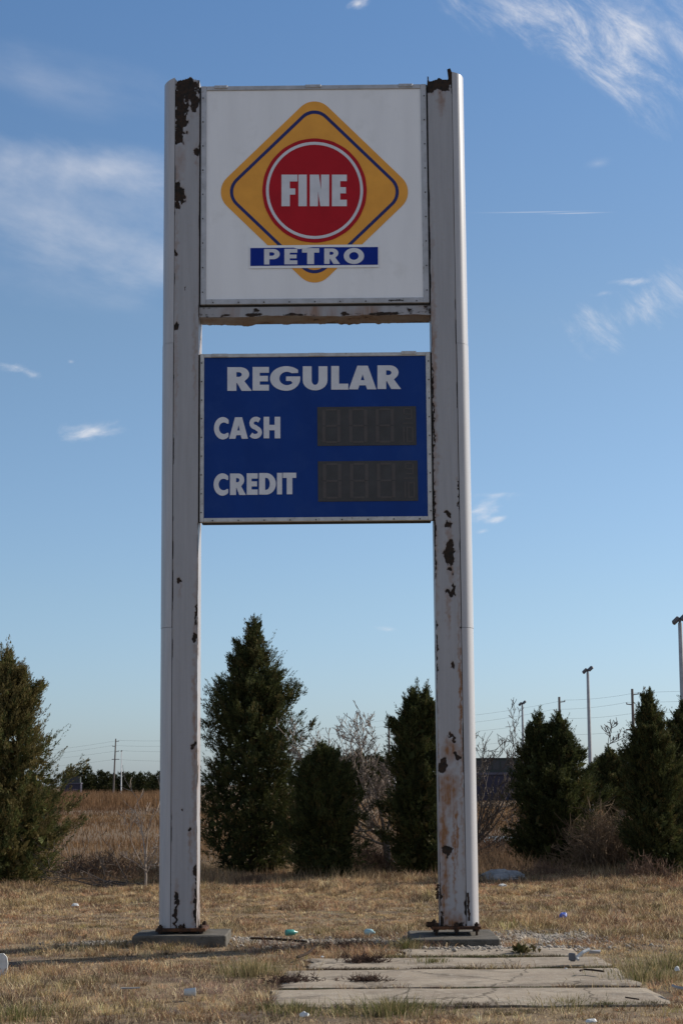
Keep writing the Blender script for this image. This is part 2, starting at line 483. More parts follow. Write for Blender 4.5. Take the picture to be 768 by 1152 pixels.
cam = bpy.data.cameras.new('camera'); cam.sensor_fit = 'AUTO'; cam.sensor_width = 36
cam.lens = F / 1152 * 36; cam.clip_start = .1; cam.clip_end = 8000
co = bpy.data.objects.new('camera', cam); COL.objects.link(co)
co.matrix_world = Matrix.Translation((0, 0, CZ)) @ Matrix.Rotation(math.pi / 2 + PITCH, 4, 'X') @ Matrix.Rotation(-ROLL, 4, 'Z')
S.camera = co
S.view_settings.view_transform = 'Standard'; S.view_settings.look = 'None'
S.view_settings.gamma = 1; S.view_settings.exposure = 0.45
S.cycles.max_bounces = 6; S.cycles.transparent_max_bounces = 4

# ------------------------------------------------------------------ ground
MARSH = -1.2
def gz(x, y):
    """terrain height: level lot, bank down to the marsh behind the trees"""
    y = np.asarray(y, float); x = np.asarray(x, float)
    t = np.clip((y - 37 - 1.2 * (vnoise(x * .25, x * 0 + .5, 3) - .5)) / 9, 0, 1); t = t * t * (3 - 2 * t)
    n = (fbm(x * .35, y * .35, 11, 3) - .5) * .09 * np.clip((abs(y - 20.3) - 2.2) / 4, 0, 1) + (fbm(x * 1.6, y * 1.6, 5, 2) - .5) * .03 * np.clip((abs(y - 18.0) - 4.6) / 2, 0, 1)
    dx = np.maximum(np.abs(x - .6) - 3.6, 0); dy = np.maximum(np.abs(y - 17.2) - 4.2, 0)
    n = n * np.clip(np.hypot(dx, dy) / 1.5, 0, 1)
    return MARSH * t + n * np.clip(1 - (y - 60) / 60, 0, 1)

def ground_mat():
    m, nt, b = newmat('dry_turf_soil')
    c = mixc(nt, noise_fac(nt, .5, 6, .35, .65), (.235, .17, .10), (.16, .12, .08))
    c = mixc(nt, noise_fac(nt, 6, 6, .45, .7, seed=2), c, (.29, .21, .125))
    c = mixc(nt, noise_fac(nt, .13, 5, .52, .7, seed=5), c, (.10, .095, .045))
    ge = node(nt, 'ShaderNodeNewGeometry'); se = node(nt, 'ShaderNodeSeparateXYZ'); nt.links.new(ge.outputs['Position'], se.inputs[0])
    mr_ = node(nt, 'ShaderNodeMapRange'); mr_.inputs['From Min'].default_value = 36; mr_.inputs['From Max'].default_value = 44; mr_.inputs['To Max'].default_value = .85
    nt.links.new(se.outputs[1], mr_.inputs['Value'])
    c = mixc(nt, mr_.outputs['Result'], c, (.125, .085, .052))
    c = mixc(nt, noise_fac(nt, 1.7, 7, .50, .68, seed=7), c, (.125, .095, .08))
    c = mixc(nt, noise_fac(nt, 3.1, 7, .56, .70, seed=9), c, (.07, .05, .038))
    c = mixc(nt, noise_fac(nt, 30, 5, .55, .75, seed=11), c, (.36, .28, .18))
    nt.links.new(c, b.inputs['Base Color']); b.inputs['Roughness'].default_value = .95; b.inputs['Specular IOR Level'].default_value = .1
    f = noise_fac(nt, 35, 8, 0, 1, seed=5)
    bp = node(nt, 'ShaderNodeBump'); bp.inputs['Strength'].default_value = .8; bp.inputs['Distance'].default_value = .03
    nt.links.new(f, bp.inputs['Height']); nt.links.new(bp.outputs[0], b.inputs['Normal'])
    return m
M['ground'] = ground_mat()
ys = np.concatenate([np.linspace(-30, 8, 12), np.linspace(8.3, 52, 150), np.geomspace(54, 6500, 50)])
xs = np.concatenate([-np.geomspace(3000, 14, 26), np.linspace(-13, 13, 90), np.geomspace(14, 3000, 26)])
GX, GY = np.meshgrid(xs, ys)
GV = np.stack([GX.ravel(), GY.ravel(), gz(GX, GY).ravel()], 1)
nx, ny = len(xs), len(ys)
ii = (np.arange(ny - 1)[:, None] * nx + np.arange(nx - 1)[None, :]).ravel()
gF = np.stack([ii, ii + 1, ii + 1 + nx, ii + nx], 1)
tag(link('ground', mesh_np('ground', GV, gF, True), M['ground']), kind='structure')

# ------------------------------------------------------------------ blades (grass, reeds)
def blades(P, H, W, D, lean, tint, seg=2):
    """P (n,3) roots, H heights, W widths, D azimuths of lean, lean sideways fraction; curved two-segment blades"""
    n = len(P)
    ax = rng.uniform(0, 2 * np.pi, n)
    wx = np.stack([np.cos(ax), np.sin(ax), np.zeros(n)], 1) * (W[:, None] * .5)
    ld = np.stack([np.cos(D), np.sin(D), np.zeros(n)], 1)
    up = np.array([0, 0, 1.0])
    mid = P + up * (H * .58)[:, None] + ld * (H * lean * .35)[:, None]
    tip = P + up * (H * np.sqrt(np.clip(1 - (lean * .75) ** 2, .12, 1)))[:, None] + ld * (H * lean)[:, None]
    V = np.concatenate([P - wx, P + wx, mid + wx * .75, mid - wx * .75, tip], 0)
    i = np.arange(n)
    F1 = np.stack([i, i + n, i + 2 * n], 1); F2 = np.stack([i, i + 2 * n, i + 3 * n], 1); F3 = np.stack([i + 3 * n, i + 2 * n, i + 4 * n], 1)
    return V, np.concatenate([F1, F2, F3], 0), np.tile(tint, (5, 1))

# exclusion zones: slabs and footings
SLABS = []
def slab_rect(pxl, pxr, yb, yf, z=.06):
    a = ground((pxl + pxr) / 2, yf, z)[1]; b = ground((pxl + pxr) / 2, yb, z)[1]
    return a, b
y3f, y3b = slab_rect(530, 530, 1106, 1125)
y2f, y2b = slab_rect(520, 520, 1085, 1104)
y1f, y1b = slab_rect(520, 520, 1072, 1083.2)
y0f, y0b = slab_rect(560, 560, 1062, 1070)
xr3 = ground(758, 1125, .06)[0]
XL3, XL2, XL1 = ground(309, 1120, .06)[0], ground(318, 1094, .06)[0], ground(347, 1078, .06)[0]
XR2, XR1, XR0 = ground(710, 1094, .06)[0], ground(682, 1077, .06)[0], ground(646, 1064, .06)[0]
XL0 = ground(452, 1066, .06)[0]
slabs = [(XL3, xr3, y3f, y3b), (XL2, XR2, y2f, y2b), (XL1, XR1, y1f, y1b), (XL0, XR0, y0f, y0b)]
pl_l = (ground(149, 1066)[0], ground(254, 1066)[0], ground(200, 1066)[1], 20.92)
pl_r = (ground(463, 1066)[0], ground(563, 1066)[0], ground(510, 1066)[1], 20.92)
def excluded(x, y, pad=0.0):
    e = np.zeros(len(x), bool)
    for a, b, c, d in slabs + [pl_l, pl_r]:
        e |= (x > a - pad) & (x < b + pad) & (y > c - pad) & (y < d + pad)
    return e

GRAVEL = [(ground(592, 1055), .8, .7), (ground(275, 1058), .4, .3), (ground(400, 1060), .9, .3), (ground(125, 1062), .5, .25), (ground(470, 1062), .7, .8), (ground(560, 1068), .9, .3), (ground(345, 1063), .5, .4)]
def gravel_w(x, y):
    g = np.zeros(len(x))
    for (c, rx, ry) in GRAVEL:
        g = np.maximum(g, 1.25 - np.sqrt(((x - c[0]) / rx) ** 2 + ((y - c[1]) / ry) ** 2))
    return np.clip(g + (fbm(x * 2.2, y * 2.2, 91, 3) - .5) * 1.4, 0, 1)

GREEN = [(ground(20, 1140), .9, .5), (ground(140, 1135), .4, .3), (ground(285, 1090), .4, .5), (ground(440, 1140), .7, .3), (ground(560, 1140), .6, .3),
         (ground(620, 1150), .8, .3), (ground(745, 1095), .55, 1.1), (ground(420, 1049), 1.2, .6), (ground(250, 1046), .5, .7), (ground(110, 1044), .7, .6), (ground(570, 1044), .9, .6), (ground(320, 1136), .4, .3), (ground(760, 1140), .4, .5)]
def green_w(x, y):
    g = np.zeros(len(x))
    for (c, rx, ry) in GREEN:
        g = np.maximum(g, 1 - np.sqrt(((x - c[0]) / rx) ** 2 + ((y - c[1]) / ry) ** 2))
    return np.clip(g * 1.6, 0, 1) * .75 + np.clip((fbm(x * .8, y * .8, 41, 3) - .58) * 4, 0, .6)

def mixa(a, b, t): return a * (1 - t[:, None]) + b * t[:, None]
C = lambda *c: np.array(c, float)

def lot_grass(ntuft, per, hs=1.0, rs=.07, clump=False):
    y = rng.uniform(10.6, 35.5, ntuft * 3); hw = .205 * y + 1.6
    keep = rng.uniform(0, 9, len(y)) < hw
    y = y[keep][:ntuft]; hw = hw[keep][:ntuft]
    x = rng.uniform(-1, 1, len(y)) * hw
    gw = gravel_w(x, y)
    keep = ~excluded(x, y, .02) & (rng.uniform(0, 1, len(x)) > gw * .97) & (rng.uniform(0, 1, len(x)) < .35 + 1.3 * fbm(x * 1.3, y * 1.3, 61, 3))
    x, y = x[keep], y[keep]
    nt_ = len(x)
    hN = fbm(x * .7, y * .7, 21, 4); dN = fbm(x * .9, y * .9, 71, 4); pN = fbm(x * 2.1, y * 2.1, 81, 3)
    th = .022 + .062 * np.clip((hN - .3) * 1.8, 0, 1) * rng.uniform(.5, 1.5, nt_)
    th *= hs
    if clump: th = np.maximum(th, .04)
    th *= 1 + .7 * np.clip((y - 27) / 6, 0, 1)
    gr = green_w(x, y)
    th *= 1 + .35 * gr
    c = mixa(C(.29, .195, .108), C(.20, .115, .066), np.clip((dN - .38) * 4, 0, 1))
    c = mixa(c, C(.36, .27, .15), np.clip((pN - .5) * 4, 0, .8))
    purp = np.clip((fbm(x * .9 + 9, y * .9, 33, 3) - .52) * 6, 0, .85) * np.clip((19.5 - y) / 4, .1, 1)
    c = mixa(c, C(.125, .092, .085), purp)
    c = mixa(c, C(.115, .115, .045), gr * .85)
    th *= 1 - .35 * purp
    pick = rng.uniform(0, 1, nt_)
    for lo_, hi_, cc, k_ in ((0, .16, C(.19, .115, .07), .65), (.16, .30, C(.115, .085, .07), .8), (.30, .42, C(.33, .26, .16), .75), (.42, .50, C(.15, .13, .06), .7), (.50, .58, C(.075, .055, .04), .7)):
        m_ = (pick >= lo_) & (pick < hi_); c[m_] = c[m_] * (1 - k_) + cc * k_
    if clump: c = c * rng.uniform(.5, 1.35, (nt_, 1))
    ti = np.repeat(np.arange(nt_), per); n = len(ti)
    rad = rng.uniform(0, 1, n) ** .7 * rs * (np.repeat(rng.uniform(.6, 1.5, nt_), per) if clump else 1); an = rng.uniform(0, 2 * np.pi, n)
    X = x[ti] + np.cos(an) * rad; Y = y[ti] + np.sin(an) * rad
    ok = ~excluded(X, Y, -.01)
    ti, X, Y, an = ti[ok], X[ok], Y[ok], an[ok]; n = len(ti)
    H = th[ti] * rng.uniform(.5, 1.35, n)
    W = rng.uniform(.0032, .0065, n) * (1 + np.clip((Y - 18) / 18, 0, 1) * .9)
    dk = (.55 + .9 * np.clip((fbm(X * 7, Y * 4, 95, 3) - .28) * 2.2, 0, 1))[:, None]
    tint = c[ti] * dk * rng.uniform(.6, 1.35, (n, 1)) * (1 + rng.normal(0, .05, (n, 3)))
    pale = rng.uniform(0, 1, n) < .10
    tint[pale] = C(.46, .37, .23) * rng.uniform(.8, 1.1, (pale.sum(), 1))
    P = np.stack([X, Y, gz(X, Y) - .005], 1)
    return blades(P, H, W, an + rng.normal(0, .8, n), np.clip(rng.normal(.8, .3, n), 0, 1.2), np.clip(tint * np.array([1.62, 1.57, 1.54]), .01, .75))

g1v, g1f, g1t = lot_grass(27000, 10, 1.2)
g2v, g2f, g2t = lot_grass(8500, 34, 1.4, .085, True)
gv, gf, gt = np.concatenate([g1v, g2v]), np.concatenate([g1f, g2f + len(g1v)]), np.concatenate([g1t, g2t])
tag(link('dry_grass', mesh_np('dry_grass', gv, gf, attrs={'tint': gt}), M['grass']), 'short straw coloured winter grass with green patches covering the lot', 'grass', kind='stuff')

# tall fringe of dead grass along the tree line
def fringe(n):
    y = rng.uniform(29.5, 38.5, n); x = rng.uniform(-1, 1, n) * (.205 * y + 2)
    k = rng.uniform(0, 1, n) < np.clip((y - 29.5) / 4, .08, 1) * (.25 + 1.1 * fbm(x * .8, y * .5, 8, 3))
    x, y = x[k], y[k]; n = len(x)
    hn = fbm(x * .9, y * .9, 15, 3)
    H = (.10 + .42 * np.clip((y - 30.5) / 4, 0, 1) * np.clip(hn * 1.7 - .35, .1, 1.2)) * rng.uniform(.5, 1.3, n)
    c = mixa(C(.27, .195, .11), C(.16, .105, .065), np.clip((fbm(x * .6, y * .6, 25, 3) - .35) * 3.5, 0, 1))
    c = c * 1.4 * rng.uniform(.6, 1.35, (n, 1))
    P = np.stack([x, y, gz(x, y) - .01], 1)
    return blades(P, H, rng.uniform(.006, .012, n), rng.uniform(0, 6.28, n), np.clip(rng.normal(.35, .2, n), 0, 1), c)
v, f, t = fringe(46000)
tag(link('weed_fringe', mesh_np('weed_fringe', v, f, attrs={'tint': t}), M['grass']), 'taller dead brown grass growing along the foot of the cedars', 'tall grass', kind='stuff')

def reeds(n):
    y = np.exp(rng.uniform(np.log(41), np.log(520), n)); x = rng.uniform(-1, 1, n) * (.215 * y + 3)
    dens = fbm(x * 14 / y, np.log(y) * 7, 44, 4)
    k = rng.uniform(0, 1, n) < np.clip((dens - .33) * 3.2, .38, 1)
    x, y = x[k], y[k]; n = len(x)
    tall = fbm(x * 9 / y, np.log(y) * 5, 54, 3)
    H = (.22 + .42 * np.clip((tall - .35) * 3, 0, 1)) * rng.uniform(.5, 1.25, n)
    # a taller bank of reeds far off on the left, low growth nearer
    bank = np.clip((y - 215) / 60, 0, 1) * np.clip((-x / y - .085) / .03 + .5, 0, 1)
    H = np.where(bank > .5, rng.uniform(1.2, 2.4, n), H)
    W = rng.uniform(.010, .02, n) * np.clip(y / 50, 1, 5)
    c = mixa(C(.225, .145, .08), C(.15, .095, .058), np.clip((fbm(x * 11 / y, np.log(y) * 10, 64, 3) - .35) * 3.5, 0, 1))
    c = mixa(c, C(.29, .20, .11), np.clip((fbm(x * 20 / y, np.log(y) * 16, 65, 3) - .55) * 5, 0, .8))
    c = mixa(c, C(.215, .14, .088), np.clip(bank, 0, 1) * .8)
    c = c * np.array([.90, .79, .68]) * rng.uniform(.65, 1.25, (n, 1))
    # open water strips
    wet = np.zeros(n, bool)
    for (x0, x1, y0, y1) in POND: wet |= (x > x0) & (x < x1) & (y > y0) & (y < y1)
    k = ~wet
    x, y, H, W, c = x[k], y[k], H[k], W[k], c[k]; n = len(x)
    P = np.stack([x, y, gz(x, y) - .02], 1)
    return blades(P, H, W, rng.uniform(0, 6.28, n), np.clip(rng.normal(.25, .15, n), 0, 1), c)

zp = MARSH + .03
def strip(px0, px1, pyf, pyb):
    a = ground(px0, pyf, zp); b = ground(px1, pyf, zp); c_ = ground((px0 + px1) / 2, pyb, zp)
    return (a[0], b[0], a[1], c_[1])
POND = [strip(415, 640, 981, 969), strip(520, 610, 949, 941), strip(60, 112, 904, 898), strip(85, 200, 990, 972)]
v, f, t = reeds(210000)
tag(link('marsh_reeds', mesh_np('marsh_reeds', v, f, attrs={'tint': t}), M['grass']), 'brown winter reeds covering the flat marsh beyond the trees', 'reeds', kind='stuff')

mw, ntw, bw = newmat('still_marsh_water')
bw.inputs['Base Color'].default_value = (.05, .055, .06, 1); bw.inputs['Roughness'].default_value = .12
fz = noise_fac(ntw, 3, 4, 0, 1, stretch=(1, 3, 1)); bp = node(ntw, 'ShaderNodeBump'); bp.inputs['Strength'].default_value = .15
ntw.links.new(fz, bp.inputs['Height']); ntw.links.new(bp.outputs[0], bw.inputs['Normal'])
mb = MB()
for (x0, x1, y0, y1) in POND:
    cx, cy, rx, ry = (x0 + x1) / 2, (y0 + y1) / 2, (x1 - x0) / 2, (y1 - y0) / 2
    pts = []
    for k in range(40):
        a = 2 * math.pi * k / 40; q = 1 + .16 * math.sin(3 * a + x0) + .08 * math.sin(7 * a)
        pts.append((cx + rx * q * math.cos(a), cy + ry * q * math.sin(a), zp + .02))
    mb.add(pts, [tuple(range(40))])
tag(mb.build('water', mw), kind='structure')

# gravel
def pebbles(n):
    x, y, g = [], [], []
    for (c, rx, ry) in GRAVEL:
        k = int(n * rx * ry / sum(q[1] * q[2] for q in GRAVEL))
        x.append(c[0] + rng.normal(0, .62, k) * rx); y.append(c[1] + rng.normal(0, .62, k) * ry)
    x = np.concatenate(x); y = np.concatenate(y)
    k = ~excluded(x, y, .01) | (rng.uniform(0, 1, len(x)) < .1) & (y > y1f)
    inpl = np.zeros(len(x), bool)
    for a, b, c_, d in (pl_l, pl_r): inpl |= (x > a) & (x < b) & (y > c_) & (y < d)
    k &= ~inpl
    x, y = x[k], y[k]; n = len(x)
    s = rng.uniform(.007, .022, n) * np.where(rng.uniform(0, 1, n) < .04, 1.8, 1)
    base = np.array([(1, 0, 0), (0, 1, 0), (-1, 0, 0), (0, -1, 0), (0, 0, 1), (.0, 0, -.6)], float)
    V = base[None] * s[:, None, None] * rng.uniform(.6, 1.3, (n, 6, 1)) * np.array([1, 1, .7])
    a = rng.uniform(0, 6.28, n); ca, sa = np.cos(a)[:, None], np.sin(a)[:, None]
    X = V[..., 0] * ca - V[..., 1] * sa; Y = V[..., 0] * sa + V[..., 1] * ca
    onslab = excluded(x, y, 0)
    V = np.stack([X + x[:, None], Y + y[:, None], V[..., 2] + (gz(x, y) + s * .3 + onslab * .02)[:, None]], 2).reshape(-1, 3)
    t = np.array([(0, 1, 4), (1, 2, 4), (2, 3, 4), (3, 0, 4), (1, 0, 5), (2, 1, 5), (3, 2, 5), (0, 3, 5)])
    Fc = (np.arange(n)[:, None, None] * 6 + t[None]).reshape(-1, 3)
    c = mixa(C(.36, .325, .28), C(.17, .145, .12), rng.uniform(0, 1, n)) * rng.uniform(.6, 1.5, (n, 1))
    return V, Fc, np.repeat(np.clip(c, 0, .75), 6, 0)
v, f, t = pebbles(24000)
tag(link('gravel', mesh_np('gravel', v, f, attrs={'tint': t}), M['pebble']), 'pale loose gravel strewn around the concrete footings', 'gravel', kind='stuff')

# ------------------------------------------------------------------ concrete slabs and footings
slab_labels = ['long concrete slab nearest the camera with a cracked worn surface', 'second concrete slab back with a dark stain along its middle',
               'narrow third concrete slab with weeds along its front joint', 'short concrete strip in front of the right footing, edged with gravel']
def slab(x0, x1, y0, y1, h, label, i):
    n = max(20, int((x1 - x0) / .08)); m_ = max(4, int((y1 - y0) / .1))
    def ragged(k, s): return (fbm(np.arange(k + 1) * .45, np.zeros(k + 1) + s, 7 + s, 3) - .5)
    fx = np.linspace(0, 1, n + 1); fy = np.linspace(0, 1, m_ + 1)
    e0, e1 = ragged(n, i * 4 + 1) * .05, ragged(n, i * 4 + 2) * .03
    l0, l1 = ragged(m_, i * 4 + 3) * .18, ragged(m_, i * 4 + 4) * .07
    V = []
    X = np.zeros((m_ + 1, n + 1)); Y = X.copy()
    for j in range(m_ + 1):
        X[j] = x0 + l0[j] + (x1 + l1[j] - x0 - l0[j]) * fx
        Y[j] = y0 + e0 + (y1 + e1 - y0 - e0) * fy[j]
    Z = h + (fbm(X * 2, Y * 2, 19 + i, 3) - .5) * .018
    edge = np.zeros_like(Z); edge[0, :] = edge[-1, :] = 1; edge[:, 0] = edge[:, -1] = 1
    Z -= edge * .012
    top = np.stack([X.ravel(), Y.ravel(), Z.ravel()], 1)
    W_ = n + 1
    ii = (np.arange(m_)[:, None] * W_ + np.arange(n)[None, :]).ravel()
    faces = [tuple(q) for q in np.stack([ii, ii + 1, ii + 1 + W_, ii + W_], 1)]
    ring = list(range(0, W_)) + [j * W_ + n for j in range(1, m_ + 1)] + [m_ * W_ + k for k in range(n - 1, -1, -1)] + [j * W_ for j in range(m_ - 1, 0, -1)]
    b = len(top); low = top[ring].copy(); low[:, 2] = -.06
    V = np.concatenate([top, low]); L = len(ring)
    for k in range(L):
        k2 = (k + 1) % L
        faces.append((ring[k2], ring[k], b + k, b + k2))
    o = link('concrete_slab', mesh_np('concrete_slab', V, faces), M['concrete'])
    tag(o, label, 'concrete slab', 'concrete slabs in front of the sign')
for i, (a, b, c_, d) in enumerate(slabs): slab(a, b, c_, d, (.028, .026, .024, .022)[i], slab_labels[i], i)
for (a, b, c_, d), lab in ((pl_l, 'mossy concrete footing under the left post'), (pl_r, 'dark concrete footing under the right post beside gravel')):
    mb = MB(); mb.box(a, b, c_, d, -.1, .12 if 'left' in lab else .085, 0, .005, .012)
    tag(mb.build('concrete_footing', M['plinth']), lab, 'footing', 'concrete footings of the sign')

# ------------------------------------------------------------------ THE SIGN
sign = thing('gas_price_sign', 'tall two-post roadside fuel price sign with rusting white posts', 'sign', (SIGN_X, SIGN_Y, 0), SIGN_A)
A_OUT, A_SEAM, A_IN = 1.750, 1.607, 1.322
DEPTH = .45
ZB, ZT = .185, uv(365, 84)[1]

def blob(px, py, rx, ry, U, Z, rot=0):
    cu_, cz_ = uv(px, py); k = 9.9e-3 * (1 + (cz_ / 20) ** 2 * .06)
    c_, s_ = math.cos(rot), math.sin(rot)
    du, dz = U - cu_, Z - cz_
    return 1 - np.sqrt(((du * c_ + dz * s_) / (rx * k)) ** 2 + ((-du * s_ + dz * c_) / (ry * k)) ** 2)

LEFT_RUST = [(210, 100, 15, 14), (203, 125, 8, 32), (201, 150, 6, 14), (219, 112, 5, 14), (200, 214, 6, 10), (202, 222, 6, 8), (199, 230, 3, 6), (222, 170, 3, 7), (198.5, 367, 3.2, 5), (203, 654, 2.2, 2.6), (219, 718, 2.2, 5), (218.5, 838, 2.4, 5),
             (199, 1011, 2.6, 9), (197, 1031, 1.5, 16), (180, 1046, 6, 6), (206, 1047, 4, 4), (221, 990, 1.2, 20), (220.5, 1022, 1.9, 22), (204, 912, 1.6, 2.2), (214, 934, 2, 2.2), (209, 325, 1.4, 2), (221, 980, 2, 8), (220, 690, 1.6, 12), (197.5, 285, 1.6, 4)]
RIGHT_RUST = [(494, 94, 20, 8), (484, 96, 6, 9), (505, 624, 6.4, 10), (506, 614, 3.5, 6), (501, 626, 3, 4), (503, 576, 2.8, 2.2), (503, 589, 4, 4), (505, 580, 1.5, 4), (504.5, 667, 3.6, 3.2), (510, 664, 1.6, 6), (508.5, 658, 1.6, 4), (506, 641, 2, 2.4), (509, 646, 1, 2),
              (509, 748, 1.8, 4), (507, 828, 3, 3), (510, 832, 2, 2.4), (499, 862, 5, 7.5), (513, 850, 4.6, 3.4), (503, 955, 5.5, 7), (526, 1022, 2.4, 19), (494, 1008, 2.4, 14), (495, 1038, 3, 12), (520, 1045, 9, 4), (498, 1046, 8, 4), (488.5, 600, 1.4, 60), (487, 470, 1.2, 60), (490, 720, 1.2, 40), (516, 560, 1.0, 20), (518, 706, 1.2, 2.2)]
LEFT_STAIN = [(199, 200, 4, 30), (198.5, 280, 2.2, 60), (220, 700, 2.2, 70), (219, 850, 2.5, 120), (199, 1015, 3, 22), (219, 1010, 3, 40), (222, 180, 2, 20), (202, 180, 8, 16), (219, 400, 2, 60), (198, 420, 2, 80), (203, 662, 1.4, 12), (214, 950, 2, 25)]
RIGHT_STAIN = [(505, 604, 3, 20), (504, 690, 3, 30), (507, 640, 4, 14), (500, 1003, 4.5, 46), (501, 985, 4, 40), (498, 930, 5, 50), (503, 890, 12, 26), (506, 846, 9, 14), (496, 110, 5, 18), (511, 115, 2, 16), (490, 900, 4, 150), (513, 930, 1.6, 50), (518, 800, 2, 160), (488, 420, 3, 150), (508, 1040, 16, 12), (489, 600, 3, 100), (510, 960, 1.3, 60)]

def make_post(side):
    s = side
    root = link('post', None, None, sign)     # replaced by mesh below
    return root

def post(side, rust, stain, toptear):
    sgn = -1 if side == 'left' else 1
    u0, u1 = sorted((sgn * A_SEAM - sgn * .006, sgn * A_IN))
    nu, nz = 30, 960
    gu = np.linspace(u0, u1, nu + 1); gzv = np.linspace(ZB, ZT, nz + 1)
    U, Z = np.meshgrid(gu, gzv)
    nn = (fbm(U * 26 + 3, Z * 22, 101 if sgn < 0 else 131, 5) - .5)
    WU = U + (fbm(U * 22 + 5, Z * 22, 401, 4) - .5) * .075
    WZ = Z + (fbm(U * 22 + 50, Z * 18, 431, 4) - .5) * .11
    def field(L, k=1.5):
        r = np.full(U.shape, -9.0)
        for b_ in L:
            r = np.maximum(r, blob(*b_, WU, WZ))
        return r
    rr = field(rust); rust_v = np.clip(.5 + rr * 1.1 + nn * 1.3, 0, 1)
    st = np.clip((field(stain) + .3 + nn * 1.0) * (1.3 if sgn > 0 else .8), 0, 1.6) * np.where(Z < 3.2, 1, .6)
    st = np.maximum(st, np.clip((rr + .75) * 1.0, 0, .75) * np.clip(.4 + nn * 2.2, 0, 1))
    # faint rust line along both edges
    e = np.minimum(abs(U - u0), abs(U - u1))
    st = np.maximum(st, np.clip(1 - e / .012, 0, 1) * np.clip((fbm(U * 0, Z * 1.7, 9 + sgn, 3) - .45) * 3, 0, .45))
    rust_v = np.maximum(rust_v, np.clip(1.1 - e / .010, 0, 1) * np.clip((fbm(U * 4, Z * 3.1, 29 + sgn, 4) - .5) * 5, 0, 1))
    Yd = .010 * np.clip((rust_v - .45) * 4, 0, 1) + nn * .002
    V = np.stack([U.ravel(), Yd.ravel(), Z.ravel()], 1)
    ii = (np.arange(nz)[:, None] * (nu + 1) + np.arange(nu)[None, :])
    quads = np.stack([ii, ii + 1, ii + 2 + nu, ii + 1 + nu], 2)
    zt = toptear(gu) + (fbm(gu * 14, gu * 0, 77 + sgn, 3) - .5) * .10
    keep = Z[1:, 1:] < zt[None, 1:]
    q = quads[keep]
    faces = q
    # inner and outer sides and the back (coarser), drawn as grids so the rust can break them up
    def side_grid(u_, ny_=12, nz_=480, y0=.0, y1=DEPTH, seed=0, flip=False):
        gy = np.linspace(y0, y1, ny_ + 1); g2 = np.linspace(ZB, ZT - .06, nz_ + 1)
        Y2, Z2 = np.meshgrid(gy, g2)
        n2 = fbm(Y2 * 8, Z2 * 5, 200 + seed, 4)
        edge = np.clip(1 - Y2 / .09, 0, 1)
        low = np.clip((1.0 - Z2) / .8, 0, 1)
        r2 = np.clip(.12 + (n2 - .5) * 1.5 + edge * np.clip((fbm(Y2 * 0, Z2 * 1.3, 210 + seed, 3) - .45) * 4, 0, .7) + low * .33, 0, 1)
        s2 = np.clip((n2 - .47) * 2.2 + edge * .3 + low * .5, 0, .9)
        wob = (fbm(Y2 * 0, Z2 * 6, 220 + seed, 4) - .5) * .02 * edge * np.clip((1.6 - Z2) / 1, .12, 1)
        V2 = np.stack([np.full(Y2.size, u_) + wob.ravel() * (1 if u_ < 0 else -1) - 0, Y2.ravel(), Z2.ravel()], 1)
        i2 = (np.arange(nz_)[:, None] * (ny_ + 1) + np.arange(ny_)[None, :]).ravel()
        F2 = np.stack([i2, i2 + 1, i2 + 2 + ny_, i2 + 1 + ny_], 1)
        return V2, F2, r2.ravel(), s2.ravel()
    parts = [(V, faces, rust_v.ravel(), st.ravel())]
    parts.append(side_grid(sgn * A_IN, y0=.004, seed=1 if sgn < 0 else 5))
    parts.append(side_grid(sgn * A_SEAM - sgn * .006, y0=.004, seed=3 if sgn < 0 else 7))
    bV = np.array([(u0, DEPTH, ZB), (u1, DEPTH, ZB), (u1, DEPTH, ZT - .06), (u0, DEPTH, ZT - .06)])
    parts.append((bV, np.array([[0, 1, 2, 3]]), np.full(4, .1), np.full(4, .1)))
    off = 0; VV, FF, RR, SS = [], [], [], []
    for v_, f_, r_, s_ in parts:
        VV.append(v_); FF.append(f_ + off); RR.append(r_); SS.append(s_); off += len(v_)
    me = mesh_np('post', np.concatenate(VV), np.concatenate(FF), False, {'rust': np.concatenate(RR), 'stain': np.concatenate(SS)})
    p = link('post', me, M['paint'], sign)
    p['label'] = 'left post with a torn black rust patch at its top' if sgn < 0 else 'right post with a sunlit rounded edge and orange rust near its foot'
    # rusted steel core showing through the torn top
    mb = MB()
    n = 22; core = []
    cu_ = np.linspace(u0 + .012, u1 - .006, n)
    top = (fbm(cu_ * 26, cu_ * 0, 55 + sgn, 3) - .5) * .09 + (uv(209, 90)[1] if sgn < 0 else uv(495, 90)[1])
    if sgn > 0: top[-4:] += np.array([.02, .03, .05, .05]); top[0] += .05
    for k in range(n - 1):
        V_ = [(cu_[k], .05, 8.6), (cu_[k + 1], .05, 8.6), (cu_[k + 1], .045 + .01 * math.sin(k * 2.1), top[k + 1]), (cu_[k], .045 + .01 * math.sin(k * 2.1 - 2.1), top[k])]
        mb.add(V_, [(0, 1, 2, 3)])
        mb.add([(x, y + .3, z - .03) for x, y, z in V_], [(3, 2, 1, 0)])
    if sgn > 0:
        tu, tz = uv(506, 88)
        mb.add([(tu - .02, .03, tz - .12), (tu + .012, .03, tz - .10), (tu + .03, .0, tz + .05), (tu + .0, -.02, tz + .115), (tu - .035, -.02, tz + .10), (tu - .018, .02, tz - .02)], [(0, 1, 2, 5), (5, 2, 3, 4)])
        tu, tz = uv(481.5, 92)
        mb.add([(tu - .012, .02, tz - .15), (tu + .012, .02, tz - .15), (tu + .004, .02, tz + .07), (tu - .010, .02, tz + .075)], [(0, 1, 2, 3)])
    mb.build('rusted_core', M['dark_steel'], p)
    # rounded outer cover in three sheets
    mb = MB()
    zs = [ZB, uv(190 if sgn < 0 else 525, 706)[1], uv(190 if sgn < 0 else 521, 386)[1], ZT + (.0 if sgn < 0 else .035)]
